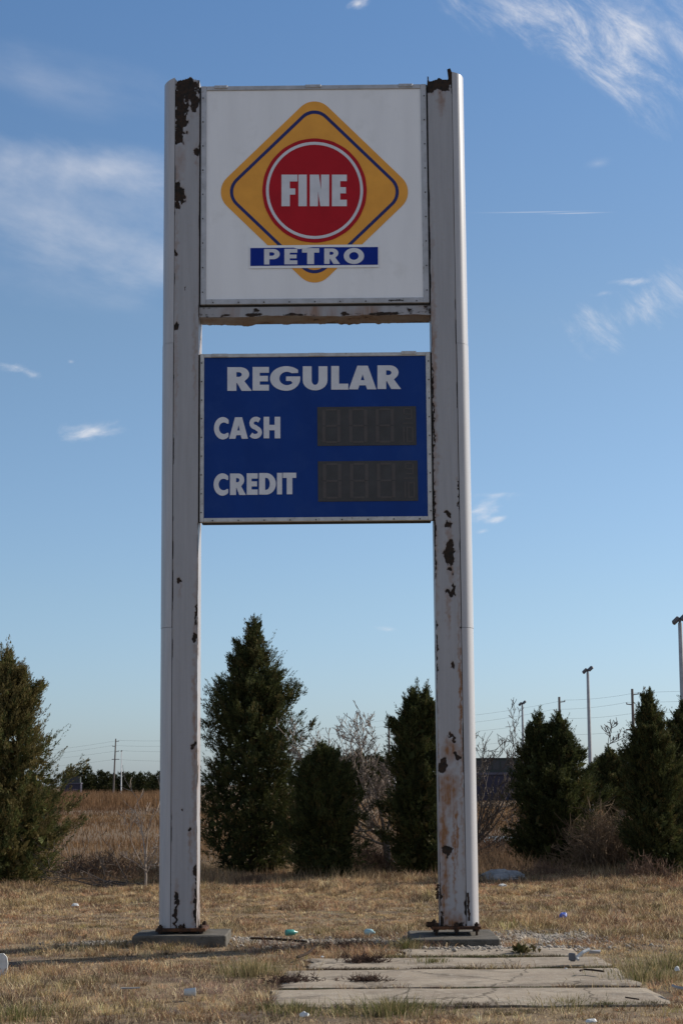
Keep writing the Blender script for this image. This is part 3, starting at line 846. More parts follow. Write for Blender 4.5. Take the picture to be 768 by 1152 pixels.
    n = 22
    for k in range(3):
        za, zb_ = zs[k] + (.004 if k else 0), zs[k + 1]
        shift = (.0, .002, -.001)[k]
        for ring_, rr_ in ((0, 1.0), (1, .965)):
            V_, F_ = [], []
            for zz in (za, zb_):
                for j in range(n + 1):
                    a = -math.pi / 2 + math.pi * j / n
                    ca = abs(math.cos(a)) ** .8
                    uu = sgn * (A_SEAM + (A_OUT - A_SEAM) * ca * rr_ + shift)
                    yy = DEPTH / 2 + (DEPTH / 2 + .004) * math.sin(a) * rr_
                    zx = zz
                    if k == 2 and zz == zb_: zx += .02 * math.sin(a * 1.3) - (.05 * ca if sgn < 0 else .02 * ca)
                    V_.append((uu, yy, zx))
            for j in range(n):
                F_.append((j, j + 1, n + 2 + j, n + 1 + j))
            mb.add(V_, F_)
        # flat front lip covering the seam edge
    cv = mb.build('rounded_cover', M['cover'], p, smooth=True)
    # dark seam strip
    mb = MB(); mb.box(min(sgn * (A_SEAM - .007), sgn * (A_SEAM + .001)), max(sgn * (A_SEAM - .007), sgn * (A_SEAM + .001)), .012, .03, ZB, ZT - .03)
    mb.build('seam_strip', M['seal'], p)
    # base plate and anchor bolts
    x0, x1 = sorted((sgn * (A_IN - .10), sgn * (A_OUT + .01)))
    mb = MB(); mb.box(x0, x1, -.05, DEPTH + .05, .15, ZB - .002, 0, .003, .004)
    mb.build('base_plate', M['steel_rust'], p)
    for bx, by in ((x0 + .05, -.02), ((x0 + x1) / 2, -.025), (x1 - .05, -.02), (x0 + .05, DEPTH + .02), (x1 - .05, DEPTH + .02)):
        mb = MB(); mb.tube([(bx, by, .06), (bx, by, .225)], .014, 8)
        mb.tube([(bx, by, ZB), (bx, by, ZB + .026)], .027, 6)
        mb.tube([(bx, by, .127), (bx, by, .15)], .027, 6)
        mb.build('anchor_bolt', M['dark_steel'], p)
    # torn flakes of skin hanging off
    if sgn > 0:
        for (px_, py_, w_, h_) in ((492, 1003, .03, .16), (527, 1020, .022, .30), (484, 1040, .09, .06)):
            cu2, cz2 = uv(px_, py_)
            mb = MB()
            for k in range(7):
                z_a, z_b = cz2 + h_ * (.5 - k / 7), cz2 + h_ * (.5 - (k + 1) / 7)
                o1, o2 = random.uniform(-.012, .012), random.uniform(-.012, .012)
                mb.add([(cu2 - w_ / 2 + o1, -.012 - .01 * random.random(), z_b), (cu2 + w_ / 2 + o2, -.010, z_b), (cu2 + w_ / 2 + o1, -.012, z_a), (cu2 - w_ / 2 + o2, -.012 - .01 * random.random(), z_a)], [(0, 1, 2, 3)])
            mb.build('torn_skin', M['dark_steel'], p)
    return p

def tear_left(u): return np.full(len(u), uv(209, 89)[1])
def tear_right(u): return np.full(len(u), uv(495, 90)[1])
post('left', LEFT_RUST, LEFT_STAIN, tear_left)
post('right', RIGHT_RUST, RIGHT_STAIN, tear_right)

# crossbeam with ragged lower edge
def crossbeam():
    zt_, zf = uv(354, 343.5)[1], uv(354, 354)[1]
    u0, u1 = -A_IN + .003, A_IN - .003
    nu, nz = 260, 12
    gu = np.linspace(u0, u1, nu + 1); gzv = np.linspace(zf, zt_, nz + 1)
    U, Z = np.meshgrid(gu, gzv)
    jag = (fbm(gu * 7, gu * 0, 301, 4) - .5) * .03
    Z = Z + jag[None] * (1 - np.linspace(0, 1, nz + 1))[:, None]
    n = fbm(U * 6, Z * 14, 310, 4)
    band = 1 - abs(Z - (zf + .02)) / .035
    r1 = np.clip(-.06 + (n - .5) * 2.0 + np.clip(band, 0, 1) * .40 + np.clip(1 - (U - u0) / .25, 0, 1) * .15 + np.clip(1 - (u1 - U) / .18, 0, 1) * .25, 0, 1)
    s1 = np.clip((fbm(U * 5, Z * 2, 320, 3) - .45) * 3 + np.clip(1 - abs(U + .95) / .3, 0, 1) * .5, 0, .9)
    V = [np.stack([U.ravel(), np.full(U.size, .05), Z.ravel()], 1)]; Rr = [r1.ravel()]; Ss = [s1.ravel()]
    ii = (np.arange(nz)[:, None] * (nu + 1) + np.arange(nu)[None, :]).ravel()
    Fq = [np.stack([ii, ii + 1, ii + 2 + nu, ii + 1 + nu], 1)]
    off = U.size
    # underside
    ny_ = 12; gy = np.linspace(.05, .42, ny_ + 1)
    U2, Y2 = np.meshgrid(gu, gy)
    jag2 = (fbm(gu * 9, gu * 0, 331, 4) - .5) * .05
    Z2 = np.broadcast_to((zf + jag)[None], U2.shape) - (fbm(U2 * 6, Y2 * 6, 340, 3) - .5) * .01 + np.linspace(0, 1, ny_ + 1)[:, None] ** 3 * jag2[None]
    n2 = fbm(U2 * 5, Y2 * 5, 350, 4)
    V.append(np.stack([U2.ravel(), Y2.ravel(), Z2.ravel()], 1)); Rr.append(np.clip(.12 + (n2 - .5) * 1.4, 0, 1).ravel()); Ss.append(np.clip(.35 + (n2 - .4) * 2, 0, .9).ravel())
    ii = (np.arange(ny_)[:, None] * (nu + 1) + np.arange(nu)[None, :]).ravel()
    Fq.append(np.stack([ii + 1, ii, ii + 1 + nu, ii + 2 + nu], 1) + off); off += U2.size
    bx = np.array([(u0, .42, zf), (u1, .42, zf), (u1, .42, zt_), (u0, .42, zt_), (u0, .05, zt_), (u1, .05, zt_)])
    V.append(bx); Rr.append(np.full(6, .2)); Ss.append(np.full(6, .2)); Fq.append(np.array([[1, 0, 3, 2], [2, 3, 4, 5]]) + off)
    link('crossbeam', mesh_np('crossbeam', np.concatenate(V), np.concatenate(Fq), False, {'rust': np.concatenate(Rr), 'stain': np.concatenate(Ss)}), M['paint'], sign)
crossbeam()

def frame(name, u0, u1, z0, z1, wl, wr, wt, wb, y, d, mat_, parent):
    mb = MB()
    mb.box(u0, u0 + wl, y, y + d, z0, z1, 0, 0, .004)
    mb.box(u1 - wr, u1, y, y + d, z0, z1, 0, 0, .004)
    mb.box(u0 + wl + .0005, u1 - wr - .0005, y + .001, y + d, z1 - wt, z1 - .001, 0, 0, .004)
    mb.box(u0 + wl + .0005, u1 - wr - .0005, y + .001, y + d, z0 + .001, z0 + wb, 0, 0, .004)
    return mb.build(name, mat_, parent)

UL, UR = -1.305, 1.305
def cabinet(name, z0, z1, latches, face_mat, fr_mat, wl, wr, wt, wb):
    mb = MB()
    mb.box(UL + .01, UR - .01, .062, .34, z0 + .01, z1 - .01)
    if name == 'logo_cabinet': mb.box(-A_IN + .004, A_IN - .004, .058, .30, z0 - .03, z0 + .009)
    mb.box(-A_IN + .002, UL + .0095, .05, .10, z0, z1); mb.box(UR - .0095, A_IN - .002, .05, .10, z0, z1)
    c_ = mb.build(name, M['seal'], sign)
    frame('frame', UL, UR, z0, z1, wl, wr, wt, wb, .018, .06, fr_mat, c_)
    mb = MB(); mb.box(UL + wl - .004, UR - wr + .004, .034, .060, z0 + wb - .004, z1 - wt + .004)
    mb.build('sign_face', face_mat, c_)
    # screws along the frame
    mb = MB(); mb.tube([(0, .019, 0), (0, .012, 0)], .008, 6); sm = mb.mesh('screw'); sm.materials.append(M['dark_steel'])
    spots_ = [(uu, z0 + (z1 - z0) * (k + .5) / 9) for k in range(9) for uu in (UL + wl * .4, UR - wr * .4)]
    spots_ += [(UL + (UR - UL) * (k + .5) / 9, z0 + wb * .35) for k in range(9)]
    for (uu, zz) in spots_: link('screw', sm, None, c_, (uu, 0, zz))
    for (pa, pb, py_) in latches:
        ua, z_ = uv(pa, py_); ub, _ = uv(pb, py_)
        mb = MB(); mb.box(ua, ub, .006, .05, z_ - .036, z_ + .004, 0, 0, .006)
        mb.box(ua + .03, ua + .055, .0, .006, z_ - .02, z_ - .005); mb.box(ub - .055, ub - .03, .0, .006, z_ - .02, z_ - .005)
        mb.build('latch', fr_mat, c_)
    return c_

Z1T, Z1B = uv(354, 95)[1], uv(354, 341)[1]
Z2T, Z2B = uv(354, 396.5)[1], uv(354, 586)[1]
cab1 = cabinet('logo_cabinet', Z1B, Z1T, [(241, 256, 96), (343, 361, 95), (448, 464, 94)], M['white_face'], M['alu'], .062, .066, .052, .062)
cab2 = cabinet('price_cabinet', Z2B, Z2T, [(238, 256, 398), (347, 365, 397), (451, 468, 395)], M['blue_face'], M['alu_pale'], .045, .052, .042, .046)

FY = .034   # face plane of both cabinets
def pxs(pts): return [uv(*p) for p in pts]
def rounded(poly, r, n=9):
    out = []; k = len(poly)
    for i in range(k):
        p0, p1, p2 = Vector(poly[i - 1]), Vector(poly[i]), Vector(poly[(i + 1) % k])
        d1, d2 = (p0 - p1).normalized(), (p2 - p1).normalized()
        ang = d1.angle(d2); t_ = r / math.tan(ang / 2)
        c_ = p1 + (d1 + d2).normalized() * (r / math.sin(ang / 2))
        a, b = p1 + d1 * t_, p1 + d2 * t_
        a0 = math.atan2(a.y - c_.y, a.x - c_.x); a1 = math.atan2(b.y - c_.y, b.x - c_.x)
        da = (a1 - a0 + math.pi) % (2 * math.pi) - math.pi
        for j in range(n + 1):
            q = a0 + da * j / n
            out.append((c_.x + r * math.cos(q), c_.y + r * math.sin(q)))
    return out
def diamond(cx, cy, hw, hh, r): return pxs(rounded([(cx, cy - hh), (cx + hw, cy), (cx, cy + hh), (cx - hw, cy)], r))
def disc(cx, cy, r, n=72, wob=0): return pxs([(cx + (r + wob * math.sin(5 * k)) * math.cos(2 * math.pi * k / n), cy + (r + wob * math.sin(5 * k)) * math.sin(2 * math.pi * k / n)) for k in range(n)])

# --- emblem on the upper cabinet
DX, DY = 353.5, 215
fill2d('amber_diamond', [diamond(DX, DY, 115, 110.5, 22)], FY - .003, M['yellow'], cab1)
fill2d('diamond_outline', [diamond(DX, DY, 104, 99.5, 20.3), diamond(DX, DY, 99.1, 94.6, 17.2)], FY - .006, M['blue_line'], cab1)
fill2d('red_disc', [disc(353.7, 213.5, 58.6, 96, .12)], FY - .009, M['red'], cab1)
fill2d('white_ring', [disc(353.7, 213.5, 54.6), disc(353.7, 213.5, 51.4)], FY - .012, M['letter'], cab1)
fill2d('banner_edge', [pxs([(280.5, 275.6), (426, 274.2), (426, 300.0), (280.5, 301.4)])], FY - .009, M['white_face'], cab1)
fill2d('blue_banner', [pxs([(281.5, 278.4), (330, 278.0), (336, 279.6), (352, 277.4), (396, 277.4), (425, 277.2), (425, 297.2), (281.5, 298.6)])], FY - .012, M['banner'], cab1)

# --- lettering: heavy geometric capitals drawn as outlines in a unit box
def arc(cx, cy, rx, ry, a0, a1, n=14):
    return [(cx + rx * math.cos(math.radians(a0 + (a1 - a0) * k / n)), cy + ry * math.sin(math.radians(a0 + (a1 - a0) * k / n))) for k in range(n + 1)]
def glyph(ch, s=.36, t=.23):
    if ch == 'I': return [[(0, 0), (1, 0), (1, 1), (0, 1)]]
    if ch == 'F': return [[(0, 0), (s, 0), (s, .40 - t * .15), (.86, .40 - t * .15), (.86, .40 + t * .75), (s, .40 + t * .75), (s, 1 - t), (1, 1 - t), (1, 1), (0, 1)]]
    if ch == 'E': return [[(0, 0), (1, 0), (1, t), (s, t), (s, .5 - t * .45), (.94, .5 - t * .45), (.94, .5 + t * .5), (s, .5 + t * .5), (s, 1 - t), (1, 1 - t), (1, 1), (0, 1)]]
    if ch == 'L': return [[(0, 0), (1, 0), (1, t), (s, t), (s, 1), (0, 1)]]
    if ch == 'T': return [[(.5 - s / 2, 0), (.5 + s / 2, 0), (.5 + s / 2, 1 - t), (1, 1 - t), (1, 1), (0, 1), (0, 1 - t), (.5 - s / 2, 1 - t)]]
    if ch == 'H': return [[(0, 0), (s, 0), (s, .5 - t / 2), (1 - s, .5 - t / 2), (1 - s, 0), (1, 0), (1, 1), (1 - s, 1), (1 - s, .5 + t / 2), (s, .5 + t / 2), (s, 1), (0, 1)]]
    if ch == 'N': return [[(0, 0), (s, 0), (s, .48), (1 - s * 1.1, 0), (1, 0), (1, 1), (1 - s, 1), (1 - s, .52), (s * 1.12, 1), (0, 1)]]
    if ch == 'A': return [[(0, 0), (.335, 0), (.385, .17), (.615, .17), (.665, 0), (1, 0), (.69, 1), (.31, 1)], [(.435, .385), (.5, .64), (.565, .385)]]
    if ch == 'U': return [[(0, 1), (0, .40)] + arc(.5, .40, .5, .42, 180, 360) + [(1, 1), (1 - s, 1), (1 - s, .42)] + arc(.5, .42, .5 - s, .21, 360, 180) + [(s, 1)]]
    if ch == 'O': return [arc(.5, .5, .5, .52, 0, 355, 40), arc(.5, .5, .5 - s, .52 - t * 1.15, 0, 355, 30)]
    if ch == 'C': return [arc(.60, .5, .60, .52, 48, 312, 34) + [(1, .285)] + arc(.68, .5, .34, .27, 308, 52, 24) + [(1, .715)]]
    if ch == 'G': return [arc(.54, .5, .54, .52, 44, 270, 30) + arc(.54, .5, .46, .52, 270, 355, 12) + [(1, .585), (.53, .585), (.53, .395), (.69, .395)] + arc(.56, .5, .25, .285, 318, 52, 24) + [(.93, .735)]]
    if ch == 'D': return [[(0, 0), (.42, 0)] + arc(.42, .5, .58, .5, -86, 86, 24) + [(.42, 1), (0, 1)], [(s, t), (s, 1 - t)] + arc(.42, .5, .58 - s, .5 - t, 86, -86, 18)]
    if ch == 'P': return [[(0, 0), (s, 0), (s, .34), (.52, .34)] + arc(.58, .67, .42, .33, -84, 84, 18) + [(.52, 1), (0, 1)], [(s, .56), (s, .79)] + arc(.50, .675, .16, .115, 84, -84, 10)]
    if ch == 'R': return [[(0, 0), (s, 0), (s, .33), (s + .03, .33), (.58, 0), (1, 0), (.70, .40)] + arc(.52, .70, .37, .30, -50, 86, 18) + [(.52, 1), (0, 1)], [(s, .59), (s, .79)] + arc(.46, .69, .13, .10, 84, -84, 10)]
    if ch == 'S':
        pts = arc(.53, .715, .31, .19, 38, 180, 14) + arc(.53, .715, .31, .19, 192, 250, 6) + [(.52, .515)] + arc(.47, .29, .335, .19, 66, -12, 8) + arc(.47, .29, .335, .19, -24, -150, 14)
        L, Rt = [], []
        for i, p in enumerate(pts):
            a = Vector(pts[max(i - 1, 0)]); b = Vector(pts[min(i + 1, len(pts) - 1)])
            d_ = (b - a).normalized(); nrm = Vector((-d_.y, d_.x)); w_ = Vector((.155, .11))
            L.append((p[0] + nrm.x * w_.x, p[1] + nrm.y * w_.y)); Rt.append((p[0] - nrm.x * w_.x, p[1] - nrm.y * w_.y))
        return [L + Rt[::-1]]

def word(name, label, letters, y, parent, mat_):
    """letters: (char, x0, x1, ytop, ybottom, stem, bar) in photo pixels on the sign plane"""
    cont = []
    for ch, x0, x1, yt, yb, s_, t_ in letters:
        for c_ in glyph(ch, s_, t_):
            cont.append([uv(x0 + (x1 - x0) * p[0], yb + (yt - yb) * p[1]) for p in c_])
    o = fill2d(name, cont, y, mat_, parent)
    o['label'] = label
    return o
word('lettering', 'white condensed lettering on the red disc', [('F', 316.5, 334.6, 195.8, 231.3, .52, .215), ('I', 335.6, 345.0, 195.8, 231.3, 1, 1), ('N', 348.4, 370.2, 195.8, 231.3, .42, .2), ('E', 373.2, 390.0, 195.8, 231.3, .56, .205)], FY - .012, cab1, M['letter'])
word('lettering', 'white lettering on the blue banner', [('P', 297, 314.6, 279.6, 297.0, .34, .23), ('E', 319.8, 334.4, 279.4, 296.8, .42, .25), ('T', 339.6, 359.0, 278.6, 296.6, .40, .28), ('R', 364.6, 382.4, 279.0, 296.4, .34, .23), ('O', 386.5, 409.4, 278.8, 296.1, .27, .23)], FY - .015, cab1, M['letter'])
def row(spec, yl, yr, h, xl, xr):
    out = []
    for ch, a, b, s_, t_ in spec:
        f_ = ((a + b) / 2 - xl) / (xr - xl); yt = yl + (yr - yl) * f_
        out.append((ch, a, b, yt, yt + h, s_, t_))
    return out
word('lettering', 'large white heading on the blue price panel', row([('R', 255.6, 283.2, .37, .24), ('E', 284.0, 302.4, .44, .245), ('G', 303.6, 337.6, .3, .25), ('U', 340.4, 368.2, .36, .25), ('L', 372.4, 391.6, .46, .25), ('A', 392.2, 423.2, .3, .25), ('R', 424.4, 451.0, .37, .24)], 412.6, 410.2, 26.6, 256, 451), FY - .003, cab2, M['letter'])
word('lettering', 'white middle line of lettering on the blue price panel', row([('C', 240.6, 257.0, .4, .25), ('A', 257.6, 278.8, .3, .25), ('S', 279.4, 295.2, .4, .25), ('H', 296.4, 315.2, .34, .25)], 469.2, 468.2, 24.2, 240, 315), FY - .003, cab2, M['letter'])
word('lettering', 'white bottom line of lettering on the blue price panel', row([('C', 240.2, 256.6, .4, .25), ('R', 258.6, 276.6, .38, .24), ('E', 277.4, 289.8, .44, .245), ('D', 291.3, 310.2, .36, .22), ('I', 311.5, 317.2, 1, 1), ('T', 318.0, 333.1, .42, .24)], 532.6, 531.2, 24.2, 240, 333), FY - .003, cab2, M['letter'])
# maker's mark, too small to read
mb = MB(); q = 437.0
for wd in (1.4, .6, 1.2, 1.2, .5, 1.3, .6, .6, 1.3, 1.0, 1.3, .8):
    a, b = uv(q, 338.6 - random.uniform(1.6, 2.6)), uv(q + wd, 338.2)
    mb.box(a[0], b[0], .0135, .0165, b[1], a[1]); q += wd + .45
mb.build('maker_mark', M['seal'], cab1)['label'] = 'tiny dark unreadable mark on the lower frame'

def display(x0, y0, x1, y1):
    a, b = uv(x0, y1), uv(x1, y0)
    mb = MB(); mb.box(a[0], b[0], FY - .006, FY + .01, a[1], b[1], 0, 0, .003)
    fw, fh = b[0] - a[0], b[1] - a[1]
    def seg(u0, v0, u1, v1): mb.box(a[0] + fw * u0, a[0] + fw * u1, FY - .0085, FY - .0065, a[1] + fh * v0, a[1] + fh * v1, 1)
    for dx in (.05, .32, .59):
        w_ = .185; t_ = .034
        seg(dx + t_ + .004, .90, dx + w_ - t_ - .004, .95); seg(dx + t_ + .004, .485, dx + w_ - t_ - .004, .535); seg(dx + t_ + .004, .07, dx + w_ - t_ - .004, .12)
        for xx in (dx, dx + w_ - t_):
            seg(xx, .09, xx + t_, .50); seg(xx, .52, xx + t_, .93)
    # the raised nine over ten
    seg(.885, .92, .945, .95); seg(.885, .78, .945, .81); seg(.885, .66, .945, .69); seg(.87, .80, .884, .93); seg(.946, .67, .96, .93)
    seg(.86, .55, .97, .575)
    seg(.865, .08, .880, .47); seg(.90, .08, .915, .47); seg(.955, .08, .97, .47); seg(.917, .08, .953, .115); seg(.917, .435, .953, .47)
    mb.build('price_display', [M['lcd'], M['seg']], cab2)
display(356.9, 456.2, 467.8, 501.2)
display(357.6, 517.4, 469.6, 564.0)

# ------------------------------------------------------------------ cedars
def cedar_mesh(H, prof, seed, nspray=1500, per=34, leaf=.06, olive=.25, lean=0.0, apexes=((0, 0, 1.0),), brown=0.0, lw=.26, nplume=230, core=2600, far=False, gain=1.12):
    """dense body of scale-leaf sprays, longer pointed plumes breaking the outline, coarse inner foliage"""
    r = np.random.default_rng(seed)
    ph = np.array([p[0] for p in prof]); pr = np.array([p[1] for p in prof])
    A = np.array(apexes)
    lobes = r.uniform(0, 2 * np.pi, 6)
    def radius(h, a):
        """uneven outline: lobes that change with height and direction"""
        n = fbm(a * 1.3 + 10, h * H * 1.25, seed, 3)
        return np.interp(h, ph, pr) * (.38 + 1.18 * n)
    def place(h, a, f):
        k = r.integers(0, len(A), len(h))
        ap = A[k]
        hh = h * ap[:, 2]
        multi = np.clip((h - .45) / .4, 0, 1) if len(A) > 1 else 0 * h
        rad = radius(h, a) * f * (1 - .45 * multi)
        rad = rad * np.clip((1.02 - h) / .16, .12, 1)
        c = np.clip(h * 1.25, 0, 1)
        return np.stack([ap[:, 0] * c + np.cos(a) * rad + lean * h * H, ap[:, 1] * c + np.sin(a) * rad, hh * H], 1), rad
    VV, FF, TT = [], [], []; off = 0
    def gap(h, a, f):
        """openings between boughs near the outline"""
        return (f < .6) | (fbm(a * 2.4 + 3, h * H * 2.1, seed + 77, 3) > .40)
    g1, g2, g3 = C(.026, .034, .014), C(.078, .082, .027), C(.125, .088, .036)
    g1, g2, g3 = g1 * gain, g2 * gain, g3 * gain
    def emit(P, D, SL, per_, lf, wid, spread, taper=True):
        nonlocal off
        ns = len(P); si = np.repeat(np.arange(ns), per_); n = len(si)
        q = r.uniform(0, 1, n)
        base = P[si] + D[si] * (SL[si] * q)[:, None] + r.normal(0, 1, (n, 3)) * (spread * (1.1 - q))[:, None]
        d = D[si] * 1.25 + r.normal(0, .42, (n, 3)); d /= np.linalg.norm(d, axis=1, keepdims=True)
        L = lf * r.uniform(.5, 1.35, n) * (1.15 - .5 * q)
        sv = np.cross(d, r.normal(0, 1, (n, 3))); sv /= np.linalg.norm(sv, axis=1, keepdims=True) + 1e-9
        wv = sv * (L * wid * .5)[:, None]
        VV.append(np.concatenate([base - wv * .6, base + d * (L * .45)[:, None] + wv, base + d * L[:, None], base + d * (L * .45)[:, None] - wv], 0))
        i = np.arange(n) + off; off += 4 * n
        FF.append(np.stack([i, i + n, i + 2 * n, i + 3 * n], 1))
        kk = r.uniform(0, 1, ns); hx = P[:, 2] / H
        ct = mixa(np.repeat(g1[None], ns, 0), np.repeat(g2[None], ns, 0), r.uniform(0, 1, ns))
        isb = kk < olive + brown * hx
        ct[isb] = ct[isb] * .45 + g3 * .55
        TT.append(np.tile(np.clip(ct[si] * r.uniform(.7, 1.3, (n, 1)), .003, .3), (4, 1)))
    def heights(n):
        h = r.uniform(.0, 1, n * 3); w = np.interp(h, ph, pr) + .05
        return h[r.uniform(0, w.max(), n * 3) < w][:n]
    # coarse inner foliage
    h = heights(core); a = r.uniform(0, 6.2832, len(h)); P, rad = place(h * .97, a, r.uniform(.05, .62, len(h)) ** .7)
    D = r.normal(0, 1, P.shape) + np.array([0, 0, .6]); D /= np.linalg.norm(D, axis=1, keepdims=True)
    emit(P, D, np.full(len(P), .05), 2, .16 if not far else .6, .55, .04)
    # boughs that break out of the body with gaps between them
    if nplume:
        nb_ = 64
        hb = np.concatenate([heights(int(nb_ * .7)), r.uniform(.45, .86, int(nb_ * .3))]); hb = np.clip(hb, .06, .86)
        ab = r.uniform(0, 6.2832, len(hb)); k = r.integers(0, len(A), len(hb)); apb = A[k]
        up_ = (.25 + .35 * hb) * 1.35 * np.interp(hb, ph, pr) / H
        Rb = np.interp(np.clip(hb + up_ * 1.15, 0, 1), ph, pr) * r.uniform(.92, 1.38, len(hb)) * (1 - .4 * (len(A) > 1) * np.clip((hb - .45) / .4, 0, 1)) + .05
        nsb = 42
        bi = np.repeat(np.arange(len(hb)), nsb); t = r.uniform(.4, 1.0, len(bi))
        rr_ = Rb[bi] * t
        rise = np.minimum((.25 + .35 * hb[bi]) * (rr_ + Rb[bi] * .5 * t ** 2), (.97 - hb[bi]) * H * .75)
        c_ = np.clip(hb[bi] * 1.25, 0, 1)
        wdt = (.13 * (1.12 - t) + .012) * np.clip(Rb[bi] / .6, .5, 1.2)
        P = np.stack([apb[bi, 0] * c_ + np.cos(ab[bi]) * rr_, apb[bi, 1] * c_ + np.sin(ab[bi]) * rr_, np.minimum(hb[bi] * H * apb[bi, 2] + rise, H * .985)], 1) + r.normal(0, 1, (len(bi), 3)) * wdt[:, None]
        D = np.stack([np.cos(ab[bi]), np.sin(ab[bi]), .55 + 1.0 * hb[bi] + .4 * t], 1) + r.normal(0, .25, P.shape)
        D /= np.linalg.norm(D, axis=1, keepdims=True)
        emit(P, D, r.uniform(.10, .20, len(P)), 22, leaf, lw, .026)
        pr = pr * .81
    # body
    h = heights(nspray); a = r.uniform(0, 6.2832, len(h)); f = 1 - .45 * r.uniform(0, 1, len(h)) ** 1.6
    k_ = gap(h, a, f); h, a, f = h[k_], a[k_], f[k_]
    P, rad = place(h * .965, a, f)
    out = np.stack([np.cos(a), np.sin(a), 0 * a], 1)
    D = out * r.uniform(.4, 1.0, (len(h), 1)) + np.array([0, 0, 1.0]) * (.45 + 1.0 * h * r.uniform(.5, 1.2, len(h)))[:, None] + r.normal(0, .28, P.shape)
    D /= np.linalg.norm(D, axis=1, keepdims=True)
    sc = 1 if not far else 4
    emit(P, D, r.uniform(.10, .24, len(P)) * sc, per, leaf * (1 if not far else 6), lw, .035 * sc)
    # plumes
    if nplume:
        h = np.clip(np.concatenate([heights(int(nplume * .7)), r.uniform(.6, .97, int(nplume * .45))]), .03, 1); a = r.uniform(0, 6.2832, len(h))
        k_ = gap(h, a, 1 + 0 * h); h, a = h[k_], a[k_]; P, rad = place(h, a, r.uniform(.72, 1.05, len(h)))
        out = np.stack([np.cos(a), np.sin(a), 0 * a], 1)
        D = out * r.uniform(.45, 1.1, (len(h), 1)) * (1.15 - .75 * h[:, None]) + np.array([0, 0, 1.0]) * (.5 + .75 * h)[:, None] + r.normal(0, .15, P.shape)
        D /= np.linalg.norm(D, axis=1, keepdims=True)
        emit(P, D, r.uniform(.22, .46, len(P)) * (H / 4) ** .4 * np.clip(1.25 - .5 * h, .5, 1.2), 85, leaf * .95, lw * .9, .042)
        n_ = int(nplume * .75)
        h = np.clip(np.concatenate([heights(n_ // 2), r.uniform(.4, .96, n_ // 2)]), .08, .96); a = r.uniform(0, 6.2832, len(h))
        P, rad = place(h * .95, a, r.uniform(.88, 1.2, len(h)))
        out = np.stack([np.cos(a), np.sin(a), 0 * a], 1)
        D = out * r.uniform(.7, 1.25, (len(h), 1)) * (1.1 - .5 * h[:, None]) + np.array([0, 0, 1.0]) * (.45 + .6 * h)[:, None] + r.normal(0, .12, P.shape)
        D /= np.linalg.norm(D, axis=1, keepdims=True)
        emit(P, D, r.uniform(.22, .55, len(P)) * (H / 4) ** .4 * np.clip(1.2 - .4 * h, .5, 1.1), 48, leaf * .9, lw * .85, .020)
        # leaders at the tips
        for (ax_, ay_, az_) in apexes:
            n = 26
            hz = np.linspace(.86, .995, n) * H * az_
            P = np.stack([np.full(n, ax_) + lean * H + r.normal(0, .03, n), np.full(n, ay_) + r.normal(0, .03, n), hz], 1)
            aa = r.uniform(0, 6.28, n); D = np.stack([np.cos(aa) * .55, np.sin(aa) * .55, np.full(n, .9)], 1); D /= np.linalg.norm(D, axis=1, keepdims=True)
            emit(P, D, np.interp(hz / H, [.86, 1], [.26, .08]), 50, leaf * .9, lw * .9, .022)
    return np.concatenate(VV), np.concatenate(FF), np.concatenate(TT)

def cedar(name, label, px, py_base, H, prof, seed, group='cedars behind the sign', y=None, **kw):
    if y is None: g = ground(px, py_base)
    else: g = at_y(px, 880, y)
    gx, gy = g[0], g[1]; z = float(gz(gx, gy))
    t_ = thing(name, label, 'tree', (gx, gy, z), 0, group)
    V, Fq, tn = cedar_mesh(H, prof, seed, **kw)
    link('crown', mesh_np('crown', V, Fq, attrs={'tint': tn}), M['foliage'], t_)
    mb = MB(); r = random.Random(seed)
    aps = kw.get('apexes', ((0, 0, 1),))
    for (ax, ay, az) in aps:
        mb.tube([(0, 0, -.1), (ax * .2 + .02, ay * .2, H * .3), (ax * .7, ay * .7, H * .6), (ax, ay, H * .94 * az)], [.085 * H / 4, .06 * H / 4, .035, .008], 7)
    for k in range(60):
        h = r.uniform(.05, .9); a = r.uniform(0, 6.28); L = np.interp(h, [p[0] for p in prof], [p[1] for p in prof]) * r.uniform(.6, .95)
        az = aps[k % len(aps)]
        o = Vector((az[0] * h, az[1] * h, h * H * az[2]))
        mb.tube([o, o + Vector((math.cos(a) * L * .5, math.sin(a) * L * .5, L * .15)), o + Vector((math.cos(a) * L, math.sin(a) * L, L * .5))], [.016, .010, .004], 4, cap=False)
    mb.build('trunk', M['bark'], t_)
    return t_

def ppm(y): return F / y
cedar('cedar_tree', 'broad olive-brown cedar cut by the left edge of the photo', 4, 998, 4.05,
      [(0, .6), (.06, .8), (.2, 1.0), (.34, 1.04), (.48, .94), (.62, .80), (.78, .60), (.9, .36), (.97, .14), (1, .02)], 11, nspray=2300, olive=.42, brown=.35, gain=1.5)
cedar('cedar_tree', 'tallest dark green cedar with a ragged pointed top, right of the left post', 285, 984, 4.92,
      [(0, .55), (.05, .75), (.15, .92), (.3, .95), (.45, .93), (.57, .84), (.68, .76), (.765, .60), (.82, .38), (.87, .30), (.915, .19), (.955, .10), (1, .02)], 23, nspray=2500, olive=.12, brown=.12)
cedar('cedar_tree', 'short dark cedar directly right of the tallest cedar', 364, 990, 2.38,
      [(0, .42), (.1, .54), (.4, .58), (.65, .48), (.82, .33), (.94, .16), (1, .03)], 31, nspray=1250, olive=.12)
cedar('cedar_tree', 'slim dark cedar partly hidden behind the right post', 474, 988, 3.42,
      [(0, .34), (.1, .48), (.35, .55), (.6, .52), (.8, .44), (.9, .34), (.97, .18), (1, .04)], 43, nspray=1350, olive=.16, apexes=((-.12, 0, 1.0), (.12, .05, .99)))
